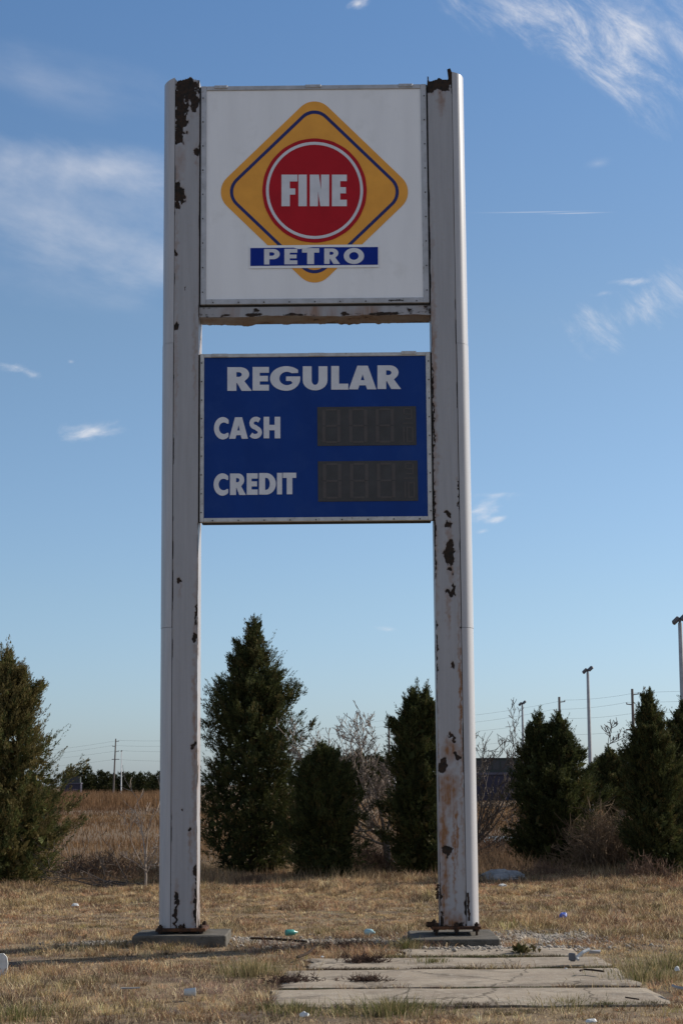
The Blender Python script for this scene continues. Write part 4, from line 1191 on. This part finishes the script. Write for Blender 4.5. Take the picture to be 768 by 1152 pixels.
cedar('cedar_tree', 'bushy cedar with two tips, standing right of the right post', 624, 979, 3.05,
      [(0, .5), (.08, .74), (.3, .84), (.5, .82), (.68, .62), (.82, .40), (.92, .2), (1, .03)], 57, nspray=2000, olive=.10, apexes=((-.27, 0, 1.0), (.12, .05, 1.0), (.22, -.1, .93)))
cedar('cedar_tree', 'small rounded cedar farther back between the two right-hand cedars', 686, 905, 3.95,
      [(0, .02), (.5, .04), (.57, .5), (.75, .66), (.88, .46), (1, .06)], 61, nspray=1250, olive=.3, y=60, leaf=.085, lw=.32)
cedar('cedar_tree', 'cedar with a long thin tip near the right edge of the photo', 744, 988, 3.25,
      [(0, .38), (.08, .45), (.3, .50), (.5, .47), (.66, .36), (.8, .20), (.9, .10), (1, .02)], 71, nspray=1450, olive=.18, apexes=((-.15, 0, 1.0),))
cedar('cedar_tree', 'rightmost cedar, half outside the photo', 784, 984, 3.15,
      [(0, .45), (.1, .6), (.4, .66), (.6, .55), (.8, .34), (.92, .15), (1, .03)], 83, nspray=1500, olive=.3, apexes=((-.12, 0, 1.0),))

# ------------------------------------------------------------------ bare trees and shrubs
def branchy(mb, p, d, L, r, depth, rnd, spread=.6, gn=.0, minr=.0045, kids=(2, 4), seglen=5, up=.08):
    pts, rads = [Vector(p)], [r]
    d = Vector(d).normalized(); q = Vector(p)
    for k in range(seglen):
        d = (d + Vector((rnd.gauss(0, .14), rnd.gauss(0, .14), rnd.gauss(0, .10) + up))).normalized()
        q = q + d * (L / seglen)
        pts.append(q.copy()); rads.append(max(minr, r * (1 - .62 * (k + 1) / seglen)))
    mb.tube(pts, rads, 5 if r > .02 else 4 if r > .008 else 3, cap=False)
    if depth <= 0: return
    for k in range(rnd.randint(*kids)):
        i = rnd.randint(1, seglen)
        nd = (d * .7 + Vector((rnd.gauss(0, spread), rnd.gauss(0, spread), rnd.gauss(.12, spread * .8)))).normalized()
        branchy(mb, pts[i], nd, L * rnd.uniform(.38, .66), max(minr, rads[i] * rnd.uniform(.5, .75)), depth - 1, rnd, spread, gn, minr, kids, seglen, up)

def bare_tree(name, label, px, py, stems, seed, mat_, y=None, depth=4, group='leafless trees behind the sign', trunk_h=.5, trunk_r=.07, cat='tree', minr=.0045, kids=(2, 4), spread=.6):
    g = ground(px, py) if y is None else at_y(px, 880, y)
    z = float(gz(g[0], g[1])); rnd = random.Random(seed)
    t_ = thing(name, label, cat, (g[0], g[1], z), 0, group)
    mb = MB(); mb.tube([(0, 0, -.1), (.02, 0, trunk_h * .5), (0, .02, trunk_h)], [trunk_r * 1.25, trunk_r, trunk_r * .9], 8)
    mb.build('trunk', mat_, t_)
    mb = MB()
    for (dx, dz, L, r) in stems:
        branchy(mb, (rnd.uniform(-.02, .02), rnd.uniform(-.02, .02), trunk_h * rnd.uniform(.6, .98)), (dx, rnd.uniform(-.3, .3), dz), L, r, depth, rnd, spread, 0, minr, kids)
    mb.build('branches', mat_, t_)
    return t_

bare_tree('bare_tree', 'leafless pale-twigged tree between the short cedar and the slim cedar', 434, 984,
          [(-.95, .8, 1.75, .034), (-.6, 1, 1.6, .034), (-.2, 1, 1.6, .036), (-1, .45, 1.5, .028), (.02, 1, 1.25, .028), (-.8, 1.0, 1.65, .03), (-1, .2, 1.2, .022), (-.4, 1, 1.5, .03), (.4, .5, .5, .015), (-1, .6, 1.6, .024), (-.5, .9, 1.6, .024)], 5, M['bare'], trunk_h=.72, trunk_r=.07, depth=4, kids=(3, 4), spread=.5, minr=.0064)
bare_tree('bare_tree', 'leafless tree reaching up to the right behind the right post', 528, 972,
          [(.85, .95, 2.0, .034), (.4, 1, 1.7, .028), (1, .6, 1.6, .026), (1, .2, 1.2, .02), (.1, 1, 1.5, .026), (.62, 1, 1.8, .03), (.75, .8, 1.8, .028), (.5, .9, 1.7, .024), (1, -.05, 1.1, .016), (1, .4, 1.35, .02)], 15, M['bare_dark'], trunk_h=.65, trunk_r=.055, kids=(3, 4), spread=.5, minr=.006)
bare_tree('bare_tree', 'dark leafless tree far back beside the rightmost utility pole', 695, 880,
          [(-.6, 1, 1.7, .075), (-.2, 1, 1.9, .075), (.35, 1, 1.7, .07), (.7, .8, 1.4, .05), (-.9, .8, 1.5, .05), (.1, 1, 1.8, .06), (-.4, 1, 1.6, .06)], 25, M['bare_dark'], y=72, trunk_h=2.0, trunk_r=.11, minr=.013, depth=4, kids=(3, 4), spread=.5)
bare_tree('bare_sapling', 'thin leafless sapling close to the left post', 163, 1001,
          [(.02, 1, 1.25, .02), (-.02, 1, 1.1, .016), (-.4, .9, .55, .01), (.5, .8, .5, .01), (-.8, .5, .45, .009), (.8, .4, .4, .009), (.6, .7, .5, .009)], 35, M['bare'], trunk_h=.4, trunk_r=.02, depth=3, spread=.4, group='leafless saplings', cat='sapling')
# fallen branches left of the sapling
g = ground(110, 1000); t_ = thing('fallen_branch', 'fallen dead branches lying on the grass left of the left post', 'branch', (g[0], g[1], 0))
mb = MB(); rnd = random.Random(3)
for (x, dx, L) in ((.9, -1, 1.5), (.7, -1, 1.2), (.3, -.9, 1.1), (-.2, .8, .7), (.9, -.7, 1.0), (.4, -.6, .8)):
    branchy(mb, (x, rnd.uniform(-.3, .3), .03), (dx, rnd.uniform(-.3, .3), .12), L, .016, 3, rnd, .45, up=.0)
mb.build('branches', M['bare_dark'], t_)

def bramble(label, px, py, w_, h_, n, seed, y=None, mat_='bramble'):
    g = ground(px, py) if y is None else at_y(px, 880, y)
    z = float(gz(g[0], g[1])); rnd = random.Random(seed)
    mb = MB()
    for k in range(n):
        x = rnd.gauss(0, w_ * .36); yy = rnd.gauss(0, w_ * .36)
        L = h_ * rnd.uniform(.55, 1.15) * max(.35, 1 - abs(x) / (w_ * 1.6))
        a = rnd.uniform(-.5, .5)
        p = Vector((x, yy, -.03)); pts = [p]; d = Vector((a, rnd.uniform(-.4, .4), 1)).normalized()
        for q in range(5):
            d = (d + Vector((rnd.gauss(0, .22), rnd.gauss(0, .2), -.05 * q))).normalized(); p = p + d * (L / 5); pts.append(p)
        mb.tube(pts, [.009, .008, .007, .006, .005, .004], 3, cap=False)
        for b in range(4):
            o = pts[rnd.randint(2, 5)]; dd = Vector((rnd.gauss(0, .6), rnd.gauss(0, .6), rnd.uniform(0, .9))).normalized()
            mb.tube([o, o + dd * L * .13, o + dd * L * .25 + Vector((0, 0, .01))], [.005, .004, .003], 3, cap=False)
    o = mb.build('bramble_shrub', M[mat_], None, (g[0], g[1], z))
    tag(o, label, 'shrub', 'leafless brown shrubs')
bramble('tall brown bramble between the bushy cedar and the thin-tipped cedar', 686, 982, 1.0, 1.30, 620, 1, mat_='bramble_tan')
bramble('brown bramble right behind the right post', 560, 975, 1.2, 1.3, 330, 2, y=41)
bramble('wide brown thicket far behind the leafless tree in the middle', 412, 960, 3.2, 1.7, 480, 12, y=52)
bramble('wide reddish thicket far behind the right post and the bushy cedar', 575, 960, 4.2, 1.6, 430, 13, y=56)
bramble('brown thicket behind the gap between the two right-hand cedars', 690, 960, 2.4, 1.9, 500, 14, y=48, mat_='bramble_tan')
bramble('low brown bramble under the leafless tree left of the right post', 420, 985, .8, .6, 170, 3)
bramble('low reddish bramble at the foot of the tallest cedar', 282, 994, .5, .22, 90, 4)
bramble('sparse brown scrub behind the fallen branches', 118, 990, 1.6, .62, 260, 5, y=34)
bramble('scrub in front of the bushy cedar', 612, 989, .9, .38, 130, 6)
bramble('scrub at the foot of the thin-tipped cedar', 728, 992, .7, .5, 120, 7)

def dead_weed(label, px, py, w_, seed, z=.02, mat_='deadweed', n=60, h_=.1):
    g = ground(px, py, z); rnd = random.Random(seed); mb = MB()
    for k in range(n):
        x, y = rnd.gauss(0, w_ * .4), rnd.gauss(0, .06)
        L = h_ * rnd.uniform(.5, 1.4); d = Vector((rnd.gauss(0, .8), rnd.gauss(0, .6), rnd.uniform(.25, 1))).normalized()
        p0 = Vector((x, y, 0)); p1 = p0 + d * L * .5; p2 = p1 + (d + Vector((rnd.gauss(0, .4), rnd.gauss(0, .4), 0))).normalized() * L * .5
        mb.tube([p0, p1, p2], [.003, .0026, .0015], 3, cap=False)
        for b in range(3):
            dd = Vector((rnd.gauss(0, 1), rnd.gauss(0, 1), rnd.uniform(0, 1))).normalized()
            mb.tube([p1, p1 + dd * L * .3], [.003, .002], 3, cap=False)
    o = mb.build('dead_weed', M[mat_], None, (g[0], g[1], z - .01)); tag(o, label, 'weed', 'dead weeds in the slab joints')
dead_weed('dark dead weed at the left end of the front joint', 328, 1105, .26, 1, n=170, h_=.09)
dead_weed('dark dead weed in the front joint, right of the leftmost one', 413, 1104, .24, 2, n=150, h_=.08)
dead_weed('dark dead weed in the rear joint, left of centre', 408, 1083, .24, 3, n=170, h_=.10)
dead_weed('dead weed tangle between the two footings', 405, 1066, .9, 7, z=.02, n=260, h_=.11)

# green tufts
def tuft(label, px, py, n, h_, seed, green, name='grass_tuft', z=0.0, spread=.13):
    global rng
    r0 = rng; rng = np.random.default_rng(seed)
    g = ground(px, py, z)
    a = rng.uniform(0, 6.28, n); rad = np.abs(rng.normal(0, spread, n))
    P = np.stack([np.cos(a) * rad, np.sin(a) * rad, np.full(n, -.01)], 1)
    c = mixa(np.repeat(C(.135, .138, .05)[None], n, 0), np.repeat(C(.33, .26, .14)[None], n, 0), (rng.uniform(0, 1, n) > green) * 1.0) * rng.uniform(.6, 1.3, (n, 1))
    v, f, t = blades(P, h_ * rng.uniform(.5, 1.2, n), rng.uniform(.004, .007, n), a + rng.normal(0, .4, n), np.clip(rng.normal(.5, .25, n), 0, 1.1), c)
    rng = r0
    o = link('grass_tuft' if name is None else name, mesh_np('grass_tuft', v, f, attrs={'tint': t}), M['grass'], None, (g[0], g[1], z))
    tag(o, label, 'grass tuft', 'grass tufts around the slabs')
tuft('tall yellow-green tuft at the left ends of the slabs', 283, 1098, 520, .20, 1, .35, spread=.22)
tuft('green tuft below the left end of the front slab', 332, 1140, 460, .10, 2, .6, spread=.24)
tuft('large green tuft below the middle of the front slab', 440, 1141, 620, .15, 3, .62, spread=.24)
tuft('grass tuft at the left end of the right footing', 456, 1069, 320, .15, 4, .5, spread=.10)
tuft('small green tuft in the rear joint below the right post', 487, 1083, 200, .07, 5, .65, z=.02)
tuft('yellow-green tuft on the right ends of the slabs', 722, 1103, 520, .14, 6, .45, spread=.26)
tuft('green tuft on the front edge of the front slab, right of the middle', 640, 1131, 460, .08, 7, .55, spread=.3)
tuft('yellow-green tuft at the right edge of the photo', 752, 1090, 560, .17, 8, .4, spread=.34)
tuft('green clump in the lower left corner', 20, 1146, 640, .11, 9, .65, spread=.36)
def joint(label, x0, x1, y, n, h_, seed, dens=2.0):
    r = np.random.default_rng(seed); g0 = rng
    x = r.uniform(x0, x1, n); k = r.uniform(0, 1, n) < np.clip((fbm(x * dens, x * 0, seed, 3) - .36) * 4.5, .05, 1); x = x[k]; n = len(x)
    yy = y + r.normal(0, .022, n)
    g = np.clip((fbm(x * 1.5, x * 0 + 3, seed + 5, 2) - .4) * 4, 0, 1)
    c = mixa(C(.10, .07, .05), C(.11, .11, .045), g) * r.uniform(.5, 1.4, (n, 1))
    P = np.stack([x - x0, yy - y, np.full(n, -.01)], 1)
    v, f, t = blades(P, h_ * r.uniform(.4, 1.4, n), r.uniform(.003, .006, n), r.uniform(0, 6.28, n), np.clip(r.normal(.7, .3, n), 0, 1.2), c)
    tag(link('joint_moss', mesh_np('joint_moss', v, f, attrs={'tint': t}), M['grass'], None, (x0, y, .01)), label, 'moss', kind='stuff')
joint('dark moss and weeds filling the joint behind the front slab', XL2, XR2, (y3b + y2f) / 2, 4600, .022, 71)
joint('dark moss and weeds filling the joint behind the second slab', XL1, XR1, (y2b + y1f) / 2, 4600, .035, 72)
joint('weeds along the back edge of the third slab', XL1, XR0, (y1b + y0f) / 2, 3800, .04, 73)
joint('short grass growing over the front edge of the front slab', XL3 - .1, xr3, y3f + .02, 5200, .045, 74)
# broad leafed weed
g = ground(588, 1072, .02); rnd = random.Random(8); mb = MB()
for k in range(60):
    a = rnd.uniform(0, 6.28); L = rnd.uniform(.06, .16); e = rnd.uniform(.3, 1.2)
    d = Vector((math.cos(a) * math.cos(e), math.sin(a) * math.cos(e), math.sin(e))); s_ = Vector((-math.sin(a), math.cos(a), 0)) * L * .18
    o = Vector((rnd.gauss(0, .05), rnd.gauss(0, .04), 0))
    mb.add([o, o + d * L * .55 + s_, o + d * L + Vector((0, 0, -.02)), o + d * L * .55 - s_], [(0, 1, 2, 3)])
M['weed'] = mat('olive_weed_leaf', (.10, .11, .03), (.17, .12, .05), .7, 14)
tag(mb.build('leafy_weed', M['weed'], None, (g[0], g[1], .02)), 'broad-leafed olive weed by the gravel right of the right footing', 'weed')

# ------------------------------------------------------------------ far things
def lamp_post(label, px, py_top, mat_, heads=2, group='tall lamp posts in the distance', top=11.4, rot=0.6):
    d = ray(px, py_top); t = (top - CZ) / d[2]; x, y = d[0] * t, d[1] * t
    r_ = thing('lamp_post', label, 'lamp post', (x, y, MARSH), 0, group)
    h = top - MARSH
    mb = MB(); mb.tube([(0, 0, 0), (0, 0, h * .5), (0, 0, h - .35)], [.20, .16, .12], 8); mb.build('pole', mat_, r_)
    for k in range(heads):
        mb = MB(); s = -1 if k == 0 else 1
        Mx = Matrix.Translation((s * .24 * (heads > 1), 0, h - .12 + .10 * s)) @ Matrix.Rotation(-.75, 4, 'Y') @ Matrix.Rotation(.4 * s, 4, 'X')
        c_ = MB(); c_.box(-.25, .25, -.19, .19, -.11, .11, 0, 0, .05)
        mb.add([Mx @ Vector(v) for v in c_.V], c_.F)
        mb.build('floodlight', M['lamp'], r_)
    mb = MB(); mb.tube([(-.3 if heads > 1 else -.05, 0, h - .3), (.3 if heads > 1 else .05, 0, h - .12)], .05, 6); mb.tube([(0, 0, h - .4), (0, 0, h - .15)], .08, 6)
    mb.build('bracket', M['lamp'], r_)
    return r_
lamp_post('grey floodlight pole nearest the right edge of the photo', 764, 694, M['galv'])
lamp_post('grey floodlight pole right of the bushy two-tipped cedar', 660.5, 752, M['galv'])
lamp_post('short-looking grey floodlight pole left of the bushy two-tipped cedar', 587, 790, M['galv'])
lamp_post('white lamp post beside the utility pole in the left field', 137, 844, M['white_pole'], 1)
lamp_post('white lamp post behind the leafless tree in the middle', 443.5, 818, M['white_pole'], 1)

POLES = []
def util_pole(label, px, py_top, top, lean=0.0, armed=True):
    d = ray(px, py_top); t = (top - CZ) / d[2]; x, y = d[0] * t, d[1] * t
    r_ = thing('utility_pole', label, 'utility pole', (x, y, MARSH), 0, 'utility poles carrying the power line')
    h = top - MARSH
    mb = MB(); mb.tube([(-lean * h, 0, 0), (-lean * h * .5, 0, h * .5), (0, 0, h)], [.24, .20, .15], 8); mb.build('pole', M['wood_pole'], r_)
    at = []
    for k, (dz, s) in enumerate(((.7, 1), (1.9, -1), (3.1, 1), (4.9, 0))):
        mb = MB()
        if s:
            mb.tube([(0, 0, h - dz), (s * .75, 0, h - dz + .08)], .07, 5); mb.tube([(s * .72, 0, h - dz + .05), (s * .72, 0, h - dz + .28)], .06, 6)
            at.append((x + s * .72, y, top - dz + .28))
        else:
            mb.box(-.9, .9, -.06, .06, h - dz - .08, h - dz + .08); at.append((x - .1, y + .25, top - dz))
        mb.build('crossarm', M['wood_pole'], r_)
    POLES.append(at)
util_pole('leaning utility pole far off in the left field', 130.5, 831, 12.8, .035)
util_pole('utility pole seen behind the leafless tree in the middle', 437, 806, 12.8)
util_pole('utility pole rising just above the tips of the bushy cedar', 628.5, 784, 12.8)
util_pole('utility pole beside the dark leafless tree on the right', 710.5, 775, 12.8)
def extra_pole(label, i, j, s):
    a, b = POLES[i][0], POLES[j][0]
    x, y = b[0] + (b[0] - a[0]) * s, b[1] + (b[1] - a[1]) * s
    return x, y
ex = [(POLES[0][k][0] - 78, POLES[0][k][1] + 170, POLES[0][k][2] + (0, 0, 0, 0)[k]) for k in range(4)]
eright = [(POLES[3][k][0] + 24, POLES[3][k][1] - 70, POLES[3][k][2]) for k in range(4)]
for k, nm in enumerate(('topmost', 'second from the top', 'third from the top', 'lowest')):
    chain = [ex[k]] + [p[k] for p in POLES] + [eright[k]]
    mb = MB()
    for a, b in zip(chain[:-1], chain[1:]):
        a, b = Vector(a), Vector(b); L = (b - a).length; sag = min(1.3, L * .011)
        pts = [a.lerp(b, q / 16) - Vector((0, 0, sag * 4 * (q / 16) * (1 - q / 16))) for q in range(17)]
        dist = [max(.012, p.length * .000036) for p in pts]
        mb.tube(pts, dist, 4, cap=False)
    tag(mb.build('power_line', M['wire']), 'power line cable strung between the far utility poles, ' + nm + ' of the four', 'power line', 'power lines across the horizon')

# far treeline: individual dark trees
ORD = ['first', 'second', 'third', 'fourth', 'fifth', 'sixth', 'seventh', 'eighth', 'ninth', 'tenth', 'eleventh', 'twelfth', 'thirteenth', 'fourteenth']
variants = []
for k in range(4):
    V, Fq, tn = cedar_mesh(7.0, [(0, 1.6), (.15, 2.0), (.4, 2.1), (.65, 1.7), (.85, 1.0), (1, .1)] if k % 2 else [(0, 1.5), (.2, 1.9), (.5, 1.6), (.75, 1.0), (1, .1)], 900 + k, nspray=420, per=16, olive=.05, lw=.5, nplume=0, core=300, far=True)
    variants.append(mesh_np('crown', V, Fq, attrs={'tint': tn * .6}))
tm = MB(); tm.tube([(0, 0, -.3), (0, 0, 5)], [.22, .06], 6); tmesh = tm.mesh('trunk'); tmesh.materials.append(M['bark'])
for v_ in variants: v_.materials.append(M['foliage'])
def far_tree(px, y, h, label, k):
    g = at_y(px, 880, y)
    r_ = thing('far_evergreen', label, 'tree', (g[0], g[1], MARSH), k * 1.7, 'evergreens on the far side of the marsh')
    r_.scale = (h / 7 * 1.15, h / 7 * 1.15, h / 7)
    link('crown', variants[k % 4], None, r_); link('trunk', tmesh, None, r_)
lx = [78, 88, 98, 104, 113, 121, 128, 136, 143, 150, 158, 166, 173, 181]
lh = [7.6, 7.2, 8.6, 6.6, 7.6, 7.0, 6.4, 7.0, 6.8, 7.2, 6.6, 6.9, 6.2, 7.2]
for k, (px, h) in enumerate(zip(lx, lh)):
    far_tree(px, 560 + 22 * math.sin(k * 2.3), h, 'dark far evergreen, %s from the left in the row beyond the left field' % ORD[k], k)
for k, (px, h) in enumerate(zip([346, 358, 370, 382, 393, 403, 413, 424, 436], [9, 8.4, 9.4, 9, 10, 10.4, 9.2, 9.8, 9])):
    far_tree(px, 420 + 16 * math.sin(k * 1.9), h, 'hazy far evergreen, %s from the left behind the middle leafless tree' % ORD[k], k + 1)
for k, (px, h) in enumerate(zip([540, 560, 582, 604, 640, 664, 688, 714, 742], [5, 5.4, 5, 5.6, 5, 5.2, 5, 5.5, 5])):
    far_tree(px, 430 + 16 * math.sin(k * 1.3), h, 'low far evergreen, %s from the left on the horizon right of the sign' % ORD[k], k + 2)

# far buildings
def building(label, px0, px1, pyt, y, right=True, dep=12.0):
    a = at_y(px0, pyt, y); b = at_y(px1, pyt, y); w_ = b[0] - a[0]; h = a[2] - MARSH
    r_ = thing('low_building', label, 'building', (a[0], y, MARSH), 0, 'low dark buildings on the horizon')
    mb = MB(); mb.box(0, w_, 0, dep, 0, h * .60); mb.build('wall', M['purple_clad'], r_)
    mb = MB(); mb.box(-.15, w_ + .15, -.25, dep + .2, h * .605, h * .66); mb.build('trim_band', M['pale_trim'], r_)
    mb = MB(); mb.box(.2, w_ - .2, .35, dep - .5, h * .665, h * .98)
    mb.build('upper_wall', M['green_clad'], r_)
    n = max(3, int(w_ / 1.3))
    for k in range(n):
        mb = MB(); mb.box(.4 + (w_ - .8) * k / n, .4 + (w_ - .8) * (k + .82) / n, .25, .345, h * .72, h * .93); mb.build('window', M['dark_panel'], r_)
    mb = MB(); mb.box(-.1, w_ + .1, .1, dep, h * .982, h); mb.build('roof', M['dark_panel'], r_)
    mb = MB(); mb.box(w_ * .12, w_ * .32, -.1, -.004, h * .50, h * .54); mb.box(w_ * .62, w_ * .86, -.1, -.004, h * .30, h * .36); mb.build('wall_board', M['pale_trim' if not right else 'lit_sign'], r_)
building('long dark purple and green building on the horizon right of the right post', 505, 612, 853, 300)
building('small dark building at the left edge of the far tree row', 70, 91, 873, 520, False, 3.0)

# two short stakes in the left field
for k, px in enumerate((81, 85.5)):
    g = ground(px, 907, MARSH); mb = MB(); mb.tube([(0, 0, -.2), (0, 0, .55), (0, 0, 1.0)], [.13, .12, .11], 6)
    tag(mb.build('fence_stake', M['bare_dark'], None, (g[0], g[1], MARSH)), ('left' if k == 0 else 'right') + ' one of two short dark stakes far off beside the big left cedar', 'stake', 'stakes in the left field')

# ------------------------------------------------------------------ boulders and litter
def lump(name, label, cat, px, py, sx, sy, sz, mat_, seed, group=None, z=0.0, jag=.35, cuts=2, rz=0.0, smooth=False):
    import bmesh
    bm = bmesh.new(); bmesh.ops.create_icosphere(bm, subdivisions=cuts, radius=1)
    rr = random.Random(seed)
    for v in bm.verts:
        n = fbm(np.array([v.co.x * 1.7 + seed]), np.array([v.co.y * 1.7 + v.co.z * 2.3]), seed, 3)[0] - .5
        v.co *= 1 + n * jag * 2 + rr.uniform(-.04, .04)
        k_ = .78 if cat == 'litter' else 1.0
        v.co.x *= sx * k_; v.co.y *= sy * k_; v.co.z = max(-.3, v.co.z) * sz
    me = bpy.data.meshes.new(name); bm.to_mesh(me); bm.free()
    if smooth: me.polygons.foreach_set('use_smooth', np.ones(len(me.polygons), bool))
    g = ground(px, py, z); o = link(name, me, mat_, None, (g[0], g[1], z + sz * .22)); o.rotation_euler.z = rz
    return tag(o, label, cat, group)
lump('boulder', 'low pale grey boulder lying in the grass right of the right post', 'boulder', 566, 992, .42, .35, .17, M['rock'], 3, cuts=4, jag=.30)
lump('crumpled_wrapper', 'crumpled bright blue wrapper on the grass right of the sign', 'litter', 633, 1032, .065, .05, .05, M['plastic_blue'], 5, 'litter on the lot', jag=.5, z=.06)
lump('paper_scrap', 'white paper scrap on the grass far left of the left post', 'litter', 85, 1019, .07, .05, .03, M['plastic_white'], 6, 'litter on the lot', jag=.5, z=.05)
lump('paper_scrap', 'white scrap in the grass right of the right post foot', 'litter', 565, 997, .10, .05, .03, M['plastic_white'], 7, 'litter on the lot', jag=.5, z=.08)
lump('paper_scrap', 'white scrap in the lower grass below the left end of the front slab', 'litter', 342, 1143, .045, .04, .028, M['plastic_white'], 8, 'litter on the lot', jag=.5, z=.05)
lump('paper_scrap', 'white scrap at the bottom edge of the photo, right of centre', 'litter', 664, 1150, .05, .035, .02, M['plastic_white'], 9, 'litter on the lot', jag=.5, z=.05)
lump('paper_scrap', 'tiny white scrap lying on the rear slab near its left end', 'litter', 362, 1077, .022, .015, .012, M['plastic_white'], 10, 'litter on the lot', jag=.5, z=.06)
lump('paper_scrap', 'white scrap in the tuft near the right edge of the photo', 'litter', 761, 1092, .03, .02, .03, M['plastic_white'], 12, 'litter on the lot', jag=.5, z=.1)
lump('paper_scrap', 'tiny white scrap on the second slab right of its middle', 'litter', 636, 1090, .02, .012, .008, M['plastic_white'], 14, 'litter on the lot', jag=.5, z=.06)

def bottle(label, px, py, L, r, mat_, rz, z=.03):
    g = ground(px, py, z)
    mb = MB(); Mx = Matrix.Rotation(rz, 4, 'Z') @ Matrix.Rotation(math.pi / 2, 4, 'Y')
    mb.lathe([(.001, 0), (r * .9, .002), (r, .012), (r, L * .6), (r * .8, L * .72), (r * .36, L * .84), (r * .36, L * .97), (.001, L)], Mx)
    o = mb.build('drink_bottle', mat_, None, (g[0], g[1], z + r), smooth=True); tag(o, label, 'bottle', 'litter on the lot')
bottle('teal drink bottle on the grass between the footings, nearer the left one', 321, 1053, .15, .035, M['teal'], .4)
M['teal_pale'] = mat('pale_teal_plastic', (.22, .38, .40), (.32, .46, .48), .3, 20)
bottle('pale teal drink bottle on the grass between the footings, nearer the right one', 411, 1053, .12, .04, M['teal_pale'], -.5)
g = ground(213, 1122, .03); mb = MB(); Mx = Matrix.Rotation(.2, 4, 'Z') @ Matrix.Rotation(math.pi / 2, 4, 'Y')
mb.lathe([(.001, 0), (.026, 0), (.034, .085), (.037, .088), (.034, .09), (.031, .086), (.024, .006), (.001, .006)], Mx)
tag(mb.build('paper_cup', M['plastic_white'], None, (g[0] - .04, g[1], .07), smooth=True), 'white paper cup lying in the grass below the left footing', 'cup', 'litter on the lot')
g = ground(147, 1115, .03); mb = MB(); mb.box(-.08, .08, -.02, .02, 0, .012, 0, .006)
tag(mb.build('wood_chip', M['rock'], None, (g[0], g[1], .05)), 'flat pale chip of wood in the grass below the left footing', 'chip', 'litter on the lot')
# white plastic bracket on the rear slab
g = ground(650, 1081, .06); br = thing('plastic_bracket', 'bent white plastic bracket with a grey end lying on the slabs at right', 'bracket', (g[0], g[1], .06), .1)
mb = MB(); mb.tube([(-.02, 0, .03), (.05, .02, .075), (.12, .05, .10)], [.017, .017, .016], 8); mb.tube([(-.02, 0, .03), (-.005, -.03, .012)], .014, 8); mb.build('arm', M['plastic_white'], br)
mb = MB(); mb.box(-.085, -.03, -.03, .03, .0, .075, 0, .006, .008); mb.build('clip', M['lamp'], br)
mb = MB(); mb.box(.12, .22, .03, .06, .06, .085, 0, .01); mb.build('strap_end', M['galv'], br)
# white board at the left edge
g = ground(-6, 1098, .0); mb = MB()
pts = [(-.12, 0), (.09, 0), (.115, .05), (.122, .11), (.11, .17), (.08, .2), (-.12, .2)]
V = [(x, 0, z) for x, z in pts] + [(x, .02, z) for x, z in pts]; k = len(pts)
mb.add(V, [tuple(range(k)), tuple(range(2 * k - 1, k - 1, -1))] + [(i, i + k, (i + 1) % k + k, (i + 1) % k) for i in range(k)])
tag(mb.build('white_panel', M['plastic_white'], None, (g[0], g[1], .0)), 'rounded white plastic panel standing at the left edge of the photo', 'panel', 'litter on the lot')
# rods
def rod(name, label, cat, pts_px, r, mat_, z=.04, lift=None):
    P = []
    for i, (px, py) in enumerate(pts_px):
        zz = z if lift is None else lift[i]; P.append(ground(px, py, zz))
    o0 = Vector(P[0]); mb = MB(); mb.tube([Vector(p) - o0 for p in P], r, 6)
    tag(mb.build(name, mat_, None, tuple(o0)), label, cat, 'debris on the lot')
rod('steel_rod', 'long thin dark rod lying right of the left footing', 'rod', [(282, 1055.5), (310, 1056.5), (345, 1059.5)], .014, M['dark_steel'])
rod('bent_stick', 'bent dark stick rising from the left end of the rear slab', 'stick', [(334, 1077), (346, 1072.5), (353, 1066), (354, 1061)], .013, M['dark_steel'], lift=[.05, .07, .11, .15])
rod('thin_stick', 'thin black stick lying on the second slab at right', 'stick', [(652, 1092), (656, 1090.5), (666, 1091.2), (678, 1092.8)], .009, M['dark_steel'], z=.07)
rod('thin_stick', 'thin dark stick lying on the front slab at right', 'stick', [(703, 1122), (718, 1124.2)], .006, M['dark_steel'], z=.072)
rod('steel_cable', 'short loose grey cable at the right edge of the photo', 'cable', [(756, 1109), (762, 1111), (775, 1113)], .012, M['galv'], z=.1)
